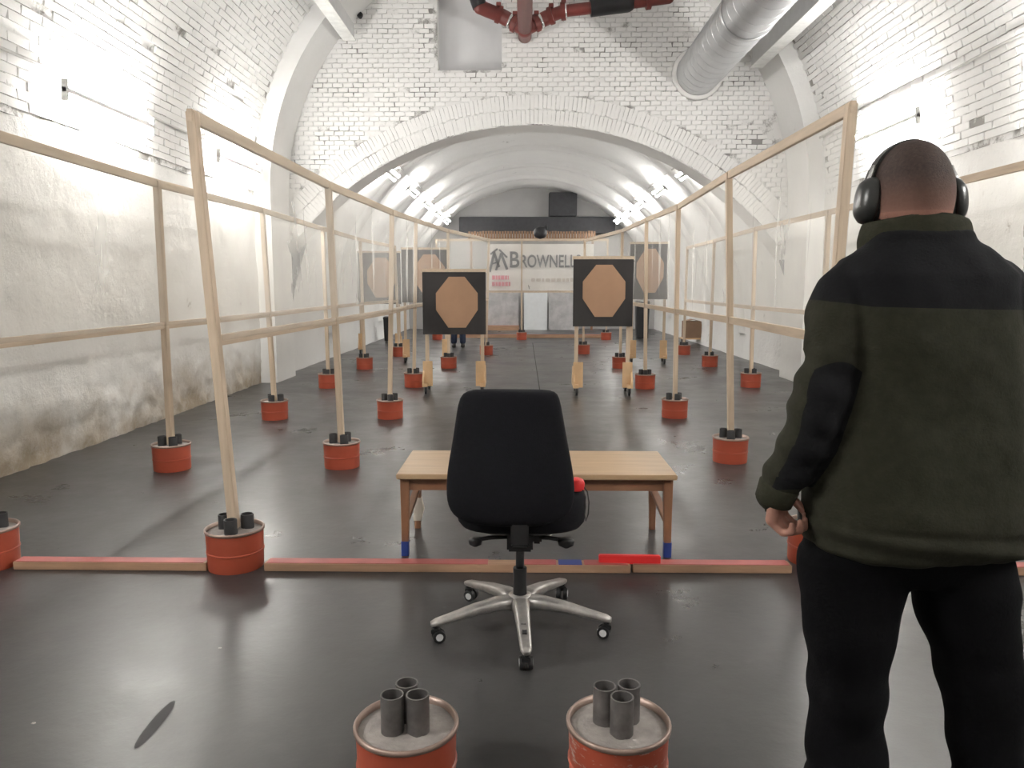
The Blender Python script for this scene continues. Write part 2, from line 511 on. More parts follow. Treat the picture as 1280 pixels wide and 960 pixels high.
# ================================================================== LAMPS
def lamp(p, n, label, L=1.5, axis=Vector((0, 1, 0)), ST=0.15, tube='tube_light'):
    # batten on the wall at p, wall normal n
    t_ = thing('fluorescent_lamp', label, 'lamp', p, 0, 'fluorescent lamps along the walls')
    n = n.normalized(); u = axis.cross(n).normalized()
    R = Matrix((axis, u, n)).transposed().to_4x4()
    b = B(); box(b, n * ST, (L, 0.045, 0.045), R); obj('housing', b, 'lamp_body', t_, bevel=0.006)
    for s in (-1, 1):
        b = B(); box(b, n * ST + axis * s * (L / 2 - 0.015), (0.03, 0.17, 0.045), R); obj('end_cap', b, 'lamp_body', t_)
        b = B(); box(b, n * (ST / 2) + axis * s * (L / 2 - 0.3), (0.03, 0.02, ST), R); obj('wall_bracket', b, 'lamp_body', t_)
    for s in (-1, 1):
        b = B(); cyl(b, n * ST + u * s * 0.06 - axis * (L / 2 - 0.03), n * ST + u * s * 0.06 + axis * (L / 2 - 0.03), 0.016, n=10)
        obj('tube', b, tube, t_, smooth=True)
    return t_
EX = Vector((1, 0, 0))
def vn(y, z, side):                                     # point on the near vault at height z
    a = math.asin(max(0, min(1, (z - ZS) / RV)))
    ang = a if side > 0 else PI - a
    return vaultp(y, ang, RV - 0.03)
ordn = ('beside the camera', 'nearest in view', 'farther of the two in view')
for i, y in enumerate((0.9, 7.15, 10.3)):
    p, n = vn(y, 3.05, -1); lamp(p, n, 'fluorescent lamp on the left wall of the near vault, ' + ordn[i], tube='tube_light_full' if i == 0 else 'tube_light')
for i, y in enumerate((0.6, 5.9, 9.1)):
    p, n = vn(y, 3.25, 1); lamp(p, n, 'fluorescent lamp on the right wall of the near vault, ' + ordn[i], tube='tube_light_full' if i == 0 else 'tube_light')
fo = ('first', 'second', 'third', 'fourth', 'fifth')
for i, y in enumerate((14.3, 17.0, 19.7, 22.2, 24.4)):
    for side, nm in ((-1, 'left'), (1, 'right')):
        a = math.radians(48 if side > 0 else 132)
        p, n = v2(y, a)
        lamp(p + n * 0.05, n, 'fluorescent lamp on the %s side of the far vault, %s beyond the low arch' % (nm, fo[i]), 1.3, ST=0.12, tube='tube_light_far')

def conduit(name, pts, label):
    b = B(); tubepath(b, pts, 0.014, 8); return tag(obj(name, b, 'conduit', smooth=True), label, 'conduit')
def vpt(y, z, side): p, n = vn(y, z, side); return p + n * 0.035
conduit('cable_conduit', [vpt(y, 3.20 + 0.01 * math.sin(y * 2), -1) for y in lin(-2, 11.25, 30)], 'thin grey cable conduit running along the left vault above the lamps')
conduit('cable_conduit', [vpt(y, 3.56 + 0.01 * math.sin(y * 2), 1) for y in lin(-2, 11.25, 30)], 'thin grey cable conduit running along the right vault above the lamps')
for side, nm in ((-1, 'left'), (1, 'right')):
    pts = []
    for y in lin(12.85, 25.5, 20):
        p, n = v2(y, math.radians(50.5 if side > 0 else 129.5)); pts.append(p + n * 0.04)
    conduit('cable_conduit', pts, 'grey cable conduit linking the %s lamps of the far vault' % nm)

# ================================================================== DUCTS AND PIPES OVERHEAD
t_ = thing('ventilation_duct', 'round galvanised spiral ventilation duct running into the white brick wall', 'duct', (DUCT.x, YH, DUCT.z))
prof = []; yy = 0.0
R_D = 0.33
while yy < 9.6:
    prof += [(R_D, yy), (R_D, yy + 0.225), (R_D + 0.003, yy + 0.23), (R_D + 0.003, yy + 0.24)]
    yy += 0.245
b = B(); lathe(b, prof, 48, Matrix.Rotation(PI / 2, 4, 'X')); smooth_by_angle(obj('duct_pipe', b, 'galvanised', t_), 16)
for k in (2.6, 5.6, 8.6):
    b = B(); lathe(b, [(R_D + .006, k), (R_D + .014, k + .01), (R_D + .014, k + .11), (R_D + .006, k + .12)], 48, Matrix.Rotation(PI / 2, 4, 'X')); obj('joint_sleeve', b, 'galvanised', t_, smooth=True)
b = B(); lathe(b, [(R_D + .005, -.0), (R_D + .07, 0.0), (R_D + .05, 0.05), (R_D + .005, 0.06)], 48, Matrix.Rotation(PI / 2, 4, 'X')); obj('mortar_collar', b, 'white_plaster', t_, smooth=True)

def tray(p, label, wdt, hgt, y0, y1):
    t_ = thing('cable_duct', label, 'duct', (p.x, y0, p.z))
    L = y1 - y0
    b = B(); box(b, (0, L / 2, hgt / 2), (wdt, L, hgt)); obj('channel', b, 'tray_paint', t_, bevel=0.006)
    b = B(); box(b, (0.0, L / 2, -0.006), (wdt + 0.05, L, 0.012)); obj('cover_strip', b, 'lamp_body', t_)
    for k in lin(0.8, L - 0.4, 4):
        b = B(); box(b, (0, k, hgt + 0.10), (0.03, 0.03, 0.22)); obj('hanger', b, 'tray_paint', t_)
tray(at(945, 84, 12.0), 'grey boxed steel duct hung under the vault right of the round duct', 0.14, 0.30, 3.0, 12.0)
tray(at(437, 50, 12.0), 'grey boxed steel duct hung under the vault at upper left', 0.14, 0.24, 3.0, 12.0)
b = B(); q = at(450, 19, YH - 0.02); cyl(b, q + Vector((0, 0.03, 0)), q - Vector((0, 0.05, 0)), 0.05, 0.042, 16); bmesh.ops.bevel(b, geom=list(b.edges), offset=.006, segments=2, affect='EDGES')
tag(obj('wall_cap', b, 'pipe_black'), 'small round black cap on the white brick wall beside the left steel duct', 'cap')

t_ = thing('sprinkler_pipe', 'dark red sprinkler pipe tee with branches and black valve below the vault', 'pipe', at(656, 36, 11.85))
o0 = Vector(t_.location)
def rel(px, py, y): return at(px, py, y) - o0
b = B(); cyl(b, (0, 0.34, 0), (0, -8.5, 0), 0.105, n=24); obj('main_pipe', b, 'pipe_red', t_, smooth=True)
b = B(); bmesh.ops.create_uvsphere(b, u_segments=20, v_segments=12, radius=0.125); obj('tee', b, 'pipe_red', t_, smooth=True)
L1, L2, L3 = rel(627, 20, 11.85), rel(600, 9, 11.8), rel(592, -14, 11.8)
R1, R2, R3, R4, R5 = rel(688, 20, 11.85), rel(704, 14, 11.8), rel(738, 10, 11.75), rel(784, 4, 11.75), rel(836, -3, 11.75)
for nm, a, c_, r, mt in (('branch_pipe', Vector((0, 0, 0)), L1, .105, 'pipe_red'), ('branch_pipe', L1, L2, .10, 'pipe_red'), ('riser_pipe', L2, L3, .11, 'pipe_black'),
                      ('branch_pipe', Vector((0, 0, 0)), R1, .105, 'pipe_red'), ('branch_pipe', R1, R2, .09, 'pipe_red'), ('branch_pipe', R2, R3, .085, 'pipe_red'), ('valve', R3, R4, .125, 'pipe_black'), ('branch_pipe', R4, R5, .085, 'pipe_red')):
    b = B(); cyl(b, a, c_, r, n=20); bmesh.ops.create_uvsphere(b, u_segments=16, v_segments=8, radius=r, matrix=Matrix.Translation(c_)); smooth_by_angle(obj(nm, b, mt, t_), 40)
for q, dr in ((L1 * 0.42, L1), (L1 * 1.12, L2 - L1), (R1 * 0.45, R1), (R1 * 1.02, R2 - R1), (R2, R3 - R2), ((R4 + R5) / 2, R5 - R4)):
    d = dr.normalized()
    b = B(); cyl(b, q - d * .035, q + d * .035, .128, n=20); box(b, q + Vector((0, -.05, .12)), (.07, .09, .05)); obj('coupling', b, 'pipe_red', t_, bevel=.005)
for q, dr in ((L1 * 0.62, L1), (R1 * 0.62, R1), (R2 * 1.06, R3 - R2)):
    d = dr.normalized()
    b = B(); cyl(b, q - d * .02, q + d * .02, .112, n=20); obj('clamp_band', b, 'chrome', t_, smooth=True)
b = B(); cyl(b, (R3 + R4) / 2, (R3 + R4) / 2 + Vector((0, 0, .26)), .04, n=12); cyl(b, (R3 + R4) / 2 + Vector((0, 0, .26)), (R3 + R4) / 2 + Vector((0, 0, .285)), .12, n=20); obj('valve_wheel', b, 'pipe_black', t_)

# ================================================================== BUCKETS
BR, BZ = 0.143, 0.205
def bucket_proto(tube_angles, tr_, mats, tube_mat, th=.098):
    t_ = thing('weighted_bucket', '', 'bucket')
    b = B(); lathe(b, [(0.001, 0), (BR - .006, 0), (BR - .004, .012), (BR - .003, .085), (BR + .001, .088), (BR + .001, .094), (BR - .003, .097), (BR, BZ - .012), (BR, BZ)], 40)
    smooth_by_angle(obj('shell', b, mats, t_), 40)
    b = B(); lathe(b, [(BR - .003, BZ - .012), (BR + .006, BZ - .010), (BR + .007, BZ), (BR + .003, BZ + .005), (BR - .004, BZ + .003), (BR - .006, BZ - .016)], 40)
    obj('rim', b, 'bucket_rim', t_, smooth=True)
    b = B(); rr = lathe(b, [(.001, BZ - .012), (.05, BZ - .010), (.10, BZ - .013), (BR - .004, BZ - .016)], 32)
    for v in b.verts: v.co.z += random.uniform(-.002, .002)
    obj('concrete_fill', b, 'concrete', t_, smooth=True)
    for a in tube_angles:
        b = B(); c_ = Vector((tr_ * math.cos(a), tr_ * math.sin(a), 0))
        z0, z1 = BZ - .02, BZ + th
        lathe(b, [(.033, z0), (.033, z1), (.0285, z1), (.0285, z0)], 20, Matrix.Translation(c_))
        smooth_by_angle(obj('holder_tube', b, tube_mat, t_), 40)
    return t_
D = math.radians
empty_l = bucket_proto([D(95), D(212), D(330)], 0.042, 'bucket_orange', 'tube_steel')
empty_r = bucket_proto([D(275), D(40), D(158)], 0.042, 'bucket_worn', 'tube_steel')
postb = bucket_proto([D(40), D(160), D(280)], 0.066, 'bucket_orange', 'tube_dark', .062)
def place(root, loc, label, group, rz=0.0):
    root.location = loc; root.rotation_euler = (0, 0, rz)
    root['label'] = label; root['group'] = group
GB = 'orange weighted buckets'
p = gnd(508, 903, BZ); place(empty_l, (p.x, p.y, 0), 'orange bucket with three empty steel tubes, left of the two in the foreground', GB)
p = gnd(773, 901, BZ); place(empty_r, (p.x, p.y, 0), 'scratched orange bucket with empty steel tubes, right of the two in the foreground', GB)

# ================================================================== NET FENCES
first = [True]
def put_bucket(x, y, label, rz=0.0):
    r = postb if first[0] else copy_tree(postb)
    first[0] = False
    place(r, (x, y, 0), label, GB, rz)
def fence(label, bases, tops, blabels, zmid=1.17, near_cut=None, film=True, netz=None):
    t_ = thing('net_fence', label, 'fence', (bases[0].x, bases[0].y, 0), 0, 'timber frames with clear film')
    o0 = Vector(t_.location)
    mids = []
    for i, (a, c_) in enumerate(zip(bases, tops)):
        a = Vector((a.x, a.y, BZ - .005))
        b = B(); bar(b, a - o0, c_ - o0, .045, .055); obj('post', b, 'timber', t_, bevel=.003)
        mids.append(a + (c_ - a) * ((zmid - a.z) / (c_.z - a.z)))
        put_bucket(a.x, a.y, blabels[i], random.uniform(-.5, .5))
    for i in range(len(bases) - 1):
        sg = Vector((0, 0, .02)); off = (tops[i + 1] - tops[i]).normalized().cross(Vector((0, 0, 1))) * 0.04
        ext = (tops[i + 1] - tops[i]).normalized() * .03
        b = B(); bar(b, tops[i] - o0 - sg - ext, tops[i + 1] - o0 - sg + ext, .03, .06, Vector((0, 0, 1))); 
        obj('top_rail', b, 'timber_rail', t_, bevel=.003)
        b = B(); bar(b, mids[i] - o0, mids[i + 1] - o0, .028, .055, Vector((0, 0, 1))); obj('middle_rail', b, 'timber_rail', t_, bevel=.003)
        if film:
            b = B(); g = []
            n1, n2 = 26, 6
            for k in range(n1 + 1):
                u = k / n1; row = []
                for j in range(n2 + 1):
                    v = j / n2
                    p = (mids[i] * (1 - u) + mids[i + 1] * u) * (1 - v) + (tops[i] * (1 - u) + tops[i + 1] * u) * v
                    wv = math.sin(PI * u) * (0.018 * math.sin(u * 23 + i * 2.1 + v * 1.5) + 0.012 * math.sin(u * 51 + i)) * (0.35 + math.sin(PI * v))
                    row.append(b.verts.new(p - o0 + off * 0.9 + off.normalized() * wv))
                g.append(row)
            for A, Bq in zip(g, g[1:]):
                for j in range(n2): b.faces.new((A[j], A[j + 1], Bq[j + 1], Bq[j]))
            obj('film_panel', b, 'clear_film', t_, smooth=True)
    return t_
def gb(px, py):                                          # bucket centre from the pixel of its front bottom edge
    p = gnd(px, py); d = Vector((p.x, p.y, 0)).normalized() * BR
    return Vector((p.x + d.x, p.y + d.y, 0))
nth = ['nearest', 'second', 'third', 'fourth', 'fifth', 'sixth', 'seventh']
def bl(side, n): return ['orange bucket holding the %s post of the %s film fence, counted from the camera' % (nth[i], side) for i in range(n)]
# left inner: posts seen from their buckets and tops
LB = [gb(296, 719), gb(428, 588), gb(488, 525), gb(518, 485), gb(561, 461), gb(608, 444)]
LT = [(240, 140), (410, 228), (490, 263), (520, 274), (560, 286), (611, 299)]
LTp = []
for q, (px, py) in zip(LB, LT):
    v = at(px, py, q.y); v.x = q.x + max(-.16, min(.16, v.x - q.x)); v.z = max(2.2, min(2.42, v.z)); LTp.append(v)
fence('left inner fence of pale timber posts and clear film beside the shooting lane', LB, LTp, bl('left inner', 6))
RBk = [gb(1018, 712), gb(912, 581), gb(843, 524), gb(806, 487), gb(775, 461), gb(729, 443)]
RT = [(1064, 130), (911, 216), (848, 256), (808, 273), (778, 283), (731, 295)]
RTp = []
for q, (px, py) in zip(RBk, RT):
    v = at(px, py, q.y); v.x = q.x + max(-.16, min(.16, v.x - q.x)); v.z = max(2.2, min(2.42, v.z)); RTp.append(v)
fence('right inner fence of pale timber posts and clear film in front of the standing person', RBk, RTp, bl('right inner', 6))
LOB = [gb(-12, 717), gb(216, 591), gb(344, 526), gb(411, 486), gb(456, 462), gb(499, 446)]
LOT = [v + Vector((-.03 + .02 * math.sin(i * 2.3), 0, 2.26)) for i, v in enumerate(LOB)]
LOT[1] = at(196, 226, LOB[1].y)
fence('left outer fence of timber and film nearest the left wall', LOB, LOT, bl('left outer', 6), 1.14)
xo = 3.32
ROB = [Vector((xo, 4.0, 0)), Vector((xo, 6.2, 0)), Vector((xo, 8.5, 0)), gb(938, 485), gb(887, 459), Vector((3.4, 16.2, 0))]
ROT = [v + Vector((.02 * math.sin(i * 1.7), 0, 2.26)) for i, v in enumerate(ROB)]
fence('right outer fence of timber and film nearest the right wall', ROB, ROT, bl('right outer', 6), 1.14)
# frame across the back with the banner
cb = gb(652, 425)
BBk = [Vector((cb.x - 2.3, cb.y, 0)), cb, Vector((cb.x + 2.3, cb.y, 0))]
BBT = [v + Vector((0, 0, at(652, 299, cb.y).z)) for v in BBk]
fence('timber and film frame standing across the far end of the lane', BBk, BBT,
      ['orange bucket holding the left post of the far cross frame', 'small orange bucket at the middle post below the banner', 'orange bucket holding the right post of the far cross frame'], 1.3)

# ================================================================== BANNER
bx0, bx1 = at(609, 330, cb.y + .12), at(742, 330, cb.y + .12)
bz0, bz1 = at(650, 363, cb.y + .12).z, at(650, 305, cb.y + .12).z
t_ = thing('banner', 'white banner with grey BROWNELLS lettering hung behind the far frame', 'banner', (bx0.x, cb.y + .12, bz0))
BW, BHt = bx1.x - bx0.x, bz1 - bz0
b = B(); g = []
for i in range(41):
    u = i / 40
    g.append([b.verts.new((u * BW, .012 * math.sin(u * 17) + dy, z)) for z, dy in ((0, 0), (BHt, 0), (BHt, .006), (0, .006))])
for A, Bq in zip(g, g[1:]):
    for j in range(4): b.faces.new((A[j], A[(j + 1) % 4], Bq[(j + 1) % 4], Bq[j]))
b.faces.new(g[0]); b.faces.new(g[-1][::-1])
obj('sheet', b, 'banner_white', t_, smooth=False)
def bpos(px, py): q = at(px, py, cb.y + .12); return q.x - bx0.x, q.z - bz0
def text(s, x, z, size, parent, mat, name='lettering', y=-.022, sx=1.0, ry=0):
    cu = bpy.data.curves.new(name, 'FONT'); cu.body = s; cu.size = size; cu.extrude = .002; cu.offset = size * .018
    o = bpy.data.objects.new(name, cu); C.objects.link(o)
    me = bpy.data.meshes.new_from_object(o.evaluated_get(bpy.context.evaluated_depsgraph_get()))
    bpy.data.objects.remove(o)
    me.materials.append(M[mat])
    o = link(bpy.data.objects.new(name, me), parent)
    o.location = (x, y, z); o.rotation_euler = (PI / 2, 0, ry); o.scale = (sx, 1, 1)
    return o
x_, z_ = bpos(636, 334)
o = text('B', x_, z_, .60, t_, 'print_grey'); o.scale.x = (bpos(648, 334)[0] - x_) / o.dimensions.x
x2, z2 = bpos(650, 334); o = text('ROWNELLS', x2, z_, .47, t_, 'print_grey'); o.scale.x = (bpos(725, 334)[0] - x2) / o.dimensions.x
b = B()                                               # emblem of slanting strokes at the banner's left end
for x0, y0, x1, y1, wd in ((612, 340, 618, 315, .07), (617, 314, 624, 334, .07), (620, 338, 626, 318, .06), (626, 316, 634, 337, .07), (613, 318, 622, 311, .05), (624, 312, 634, 322, .05), (615, 330, 624, 327, .04)):
    a, c_ = bpos(x0, y0), bpos(x1, y1)
    bar(b, (a[0], -.02, a[1]), (c_[0], -.02, c_[1]), wd, .006)
obj('emblem', b, 'print_grey', t_)
b = B()
for k, (y_, xe) in enumerate(((347, 636), (355, 638))):
    xx = 615
    while xx < xe:
        wl = random.uniform(2.0, 4.2); a, c_ = bpos(xx, y_), bpos(min(xe, xx + wl), y_)
        box(b, ((a[0] + c_[0]) / 2, -.019, a[1]), (c_[0] - a[0], .004, .11)); xx += wl + 0.8
obj('pink_print', b, 'print_pink', t_)
b = B(); xx = 664
while xx < 736:
    wl = random.uniform(2.5, 6); a, c_ = bpos(xx, 350), bpos(xx + wl, 350)
    box(b, ((a[0] + c_[0]) / 2, -.019, a[1]), (c_[0] - a[0], .004, .09)); xx += wl + 1.6
obj('pale_print', b, 'print_pale', t_)

# ================================================================== FAR END
def panel(name, x0, x1, y0, y1, Y, mat, label, cat, frame='timber', lean=0):
    a, c_ = at(x0, y1, Y), at(x1, y0, Y)
    t_ = thing(name, label, cat, ((a.x + c_.x) / 2, Y, max(0, a.z)))
    W_, H_ = c_.x - a.x, c_.z - max(0, a.z)
    b = B(); box(b, (0, 0, H_ / 2), (W_, .05, H_)); obj('board', b, mat, t_, bevel=.006)
    b = B()
    for s in (-1, 1): box(b, (s * (W_ / 2 - .03), -.03, H_ / 2), (.06, .03, H_))
    for z in (.03, H_ - .03): box(b, (0, -.03, z), (W_ - .12, .03, .06))
    obj('edge_frame', b, frame, t_)
panel('backing_board', 596, 648, 362, 414, 25.4, 'panel_grey', 'dull grey backing board below the left half of the banner', 'board', 'panel_grey')
panel('backing_board', 655, 684, 362, 414, 25.4, 'panel_white', 'white panel below the middle of the banner at the far wall', 'board', 'panel_white')
panel('backing_board', 686, 724, 362, 414, 25.4, 'panel_grey', 'dull grey backing board below the right half of the banner', 'board', 'panel_grey')
b = B(); q0, q1 = at(574, 292, 25.7), at(769, 271, 25.7); box(b, ((q0.x + q1.x) / 2, 25.75, (q0.z + q1.z) / 2), (q1.x - q0.x, .22, q1.z - q0.z)); bmesh.ops.bevel(b, geom=list(b.edges), offset=.02, segments=2, affect='EDGES')
tag(obj('rubber_band', b, 'dark_rubber'), 'long black rubber strip across the far wall under the vault', 'panel')
b = B(); q0, q1 = at(686, 270.3, 25.6), at(721, 241, 25.6); box(b, ((q0.x + q1.x) / 2, 25.65, (q0.z + q1.z) / 2), (q1.x - q0.x, .5, q1.z - q0.z)); bmesh.ops.bevel(b, geom=list(b.edges), offset=.02, segments=2, affect='EDGES')
tag(obj('ventilation_box', b, 'dark_rubber'), 'square black box standing out from the far wall above the rubber strip', 'box')
t_ = thing('slatted_screen', 'screen of brown upright slats behind the top of the banner frame', 'screen', (0, 25.3, 0))
q0, q1 = at(585, 300, 25.3), at(745, 289, 25.3)
n_ = 46
for i in range(n_):
    b = B() if i == 0 else None
    x = q0.x + (q1.x - q0.x) * (i + .5) / n_
    if i == 0:
        box(b, (0, 0, 0), ((q1.x - q0.x) / n_ * .72, .04, 1)); o = obj('slat', b, 'cardboard', t_); sl = o.data
    else:
        o = link(bpy.data.objects.new('slat', sl), t_)
    o.location = (x, 0, (q0.z + q1.z) / 2); o.scale = (1, 1, q1.z - q0.z + random.uniform(-.03, .03))
for z in (q0.z + .03,):
    b = B(); box(b, ((q0.x + q1.x) / 2, .05, z), (q1.x - q0.x, .05, .06)); obj('cross_bar', b, 'table_wood', t_)
for x in (q0.x + .1, q1.x - .1):
    b = B(); box(b, (x, .05, q0.z / 2), (.07, .05, q0.z)); obj('support_post', b, 'table_wood', t_)
q = at(676, 291, cb.y); t_ = thing('black_bundle', 'round black bundle hanging on the top rail above the banner', 'bag', (q.x, q.y, q.z))
b = B(); bmesh.ops.create_uvsphere(b, u_segments=18, v_segments=12, radius=.19, matrix=Matrix.Diagonal((1, .6, .85, 1)))
for v in b.verts: v.co += v.co.normalized() * .03 * noise.noise(v.co * 9)
obj('bag_body', b, 'pipe_black', t_, smooth=True)
b = B(); tubepath(b, [(.1, 0, .1), (.13, -.03, .22), (.17, 0, .16), (.15, .02, .02)], .018, 8); obj('bag_strap', b, 'pipe_black', t_, smooth=True)

# ================================================================== FLOOR BEAMS
def beam(x0, x1, y, label, red_spans, w_=.075, h_=.042, tilt=0):
    t_ = thing('floor_beam', label, 'beam', ((x0 + x1) / 2, y, 0), tilt, 'painted beams marking the firing line')
    L = x1 - x0
    b = B(); box(b, (0, 0, h_ / 2), (L, w_, h_)); obj('timber', b, 'beam_wood', t_, bevel=.003)
    for a, c_, mt in red_spans:
        b = B(); box(b, ((a + c_) / 2 - (x0 + x1) / 2, .002, h_ + .0008), (c_ - a, w_ - .006, .003)); obj('paint_stripe', b, mt, t_)
by = gnd(500, 715).y + .035
fx = lambda px: at(px, 706, by).x
beam(fx(22), fx(262), by, 'red-topped wooden floor beam between the two leftmost near buckets', [(fx(24), fx(258), 'beam_red')], tilt=-.004)
beam(fx(333), fx(787), by, 'long red-topped wooden floor beam behind the office chair', [(fx(336), fx(610), 'beam_red'), (fx(652), fx(695), 'beam_red'), (fx(698), fx(727), 'tape_blue'), (fx(730), fx(784), 'beam_red')])
beam(fx(790), fx(988), by + .01, 'red-topped wooden floor beam running to the bucket beside the person', [(fx(792), fx(985), 'beam_red')])
beam(fx(1052), fx(1330), by + .0, 'red-topped wooden floor beam right of the standing person', [(fx(1054), fx(1328), 'beam_red')])
b = B(); q = (gnd(748, 697, .06), gnd(824, 697, .06)); bar(b, (q[0].x, by + .01, .06), (q[1].x, by + .0, .06), .03, .045, Vector((0, 0, 1)))
tag(obj('red_stick', b, 'bright_red', bevel=.004), 'bright red stick lying on the long floor beam in front of the table', 'stick')
yb = gnd(650, 423).y
beam(-2.2, 2.4, yb + .3, 'thin red beam on the floor in front of the far bucket', [(-2.2, 2.4, 'beam_red')], .09, .09)
beam(at(590, 408, 25.2).x, at(649, 408, 25.2).x, 25.2, 'dark red beam on the floor at the foot of the far wall', [(at(590, 408, 25.2).x, at(649, 408, 25.2).x, 'beam_red')], .12, .16)

# ================================================================== LOW TABLE
tf = gnd(507, 697).y + .03
tx0, tx1 = at(507, 650, tf).x, at(834, 650, tf).x
tz = at(660, 592, tf - .03).z
t_ = thing('low_table', 'low wooden table with pale worn top and taped legs behind the office chair', 'table', ((tx0 + tx1) / 2, tf, 0))
TW = tx1 - tx0; TD = .50
b = B(); box(b, (0, TD / 2 - .01, tz - .014), (TW + .075, TD + .09, .028)); obj('table_top', b, 'table_top', t_, bevel=.004)
for s in (0, 1):
    b = B(); box(b, (0, .005 + s * (TD - .03), tz - .028 - .035), (TW - .04, .022, .07)); obj('apron', b, 'table_wood', t_)
for sx in (-1, 1):
    b = B(); box(b, (sx * TW / 2, TD / 2 - .01, tz - .028 - .035), (.022, TD - .06, .07)); obj('apron', b, 'table_wood', t_)
    b = B(); bar(b, (sx * TW / 2, .02, .20), (sx * TW / 2, TD - .04, .25), .022, .04, Vector((1, 0, 0))); obj('side_stretcher', b, 'table_wood', t_, bevel=.003)
    for yy in (0, TD - .02):
        top = Vector((sx * (TW / 2 - .002), yy, tz - .028)); bot = Vector((sx * (TW / 2 + .004), yy, 0))
        b = B(); loft(b, [sring(bot, .018, .018, 6, 16), sring(bot.lerp(top, .6), .022, .022, 6, 16), sring(top, .026, .026, 6, 16)])
        lg = smooth_by_angle(obj('leg', b, 'table_wood', t_))
        if yy == 0:
            b = B(); loft(b, [sring(bot + Vector((0, 0, .004)), .0205, .0205, 6, 16), sring(bot + Vector((0, 0, .085)), .0212, .0212, 6, 16)]); obj('blue_tape', b, 'tape_blue', lg)
        elif sx < 0:
            b = B(); loft(b, [sring(bot + Vector((0, 0, .05)), .024, .024, 5, 16), sring(bot + Vector((0.01, 0, .12)), .032, .028, 3, 16), sring(bot + Vector((0, 0, .19)), .025, .024, 5, 16)]); smooth_by_angle(obj('paper_wrap', b, 'paper', lg))

# ================================================================== OFFICE CHAIR
cx_, cy_ = -0.015, 3.08
t_ = thing('office_chair', 'black office chair with rounded back on a worn aluminium five-star base', 'chair', (cx_, cy_, 0))
yb_ = 2.86                                               # the back's depth
prof = [(484, 600, 682), (487, 584, 694), (494, 575, 699), (515, 571, 703), (550, 566, 709), (580, 560, 715), (600, 557.5, 718), (620, 557, 718.5), (634, 559, 716), (645, 565, 709), (653, 577, 694), (657, 596, 674)]
rings = []
for i, (py, x0, x1) in enumerate(prof):
    a, c_ = at(x0, py, yb_), at(x1, py, yb_)
    u = i / (len(prof) - 1)
    dep = .025 + .035 * math.sin(PI * min(1, max(0, (u * 1.0)))) ** .5
    cyy = yb_ - .02 + .05 * (u - .35) ** 2 - (.05 * (1 - u) ** 2)
    rings.append(sring(Vector(((a.x + c_.x) / 2 - cx_, cyy - cy_, a.z)), (c_.x - a.x) / 2, dep, 2.6, 40))
# top and bottom rounding
b = B(); loft(b, rings); o = obj('backrest', b, 'chair_fabric', t_, smooth=True)
for v in o.data.vertices:                                # wrap the back around the sitter
    v.co.y += 0.55 * v.co.x ** 2
md = o.modifiers.new('sub', 'SUBSURF'); md.levels = md.render_levels = 1
b = B()
rr = []
for z, k in ((.455, .80), (.462, .93), (.48, .98), (.53, 1.0), (.575, .985), (.60, .93), (.608, .78)):
    rr.append(sring((0.005, 3.15 - cy_, z), .272 * k, .245 * k, 3.2, 40))
loft(b, rr); smooth_by_angle(obj('seat', b, 'chair_fabric', t_), 60)
b = B(); loft(b, [sring((0, .04, .44), .16, .15, 4, 24), sring((0, .04, .46), .2, .19, 4, 24)]); obj('seat_pan', b, 'chair_plastic', t_)
b = B(); box(b, (0, .0, .415), (.105, .26, .075)); box(b, (.07, .02, .41), (.04, .12, .06)); obj('tilt_mechanism', b, 'chair_plastic', t_, bevel=.008)
b = B(); bar(b, (0, -.10, .40), (0, -.255, .47), .07, .03); bar(b, (0, -.255, .45), (0, -.262, .72), .07, .022); obj('back_bracket', b, 'chair_plastic', t_, bevel=.006)
for s in (-1, 1):
    b = B(); tubepath(b, [(s * .05, -.02, .405), (s * .12, -.03, .405), (s * .17, -.04, .40), (s * .20, -.05, .395)], .009, 10)
    lv = obj('lever', b, 'chair_plastic', t_, smooth=True)
    b = B(); loft(b, [sring((s * .185, -.04, z), rx, .022, 2.6, 20) for z, rx in ((.375, .012), (.381, .026), (.398, .030), (.406, .02))]) if s < 0 else loft(b, [sring((s * .19, -.05, z), rx, .022, 2.6, 20) for z, rx in ((.374, .012), (.382, .032), (.40, .036), (.41, .022))])
    obj('lever_paddle', b, 'chair_plastic', lv, smooth=True)
b = B(); cyl(b, (0, 0, .24), (0, 0, .40), .018, n=20); obj('gas_piston', b, 'chair_plastic', t_, smooth=True)
b = B(); cyl(b, (0, 0, .05), (0, 0, .265), .028, .029, n=24); smooth_by_angle(obj('column_sleeve', b, 'chair_plastic', t_))
base = B(); lathe(base, [(.03, .085), (.055, .088), (.058, .115), (.048, .148), (.03, .152)], 28)
bs = obj('star_base', base, 'chair_aluminium', t_, smooth=True)
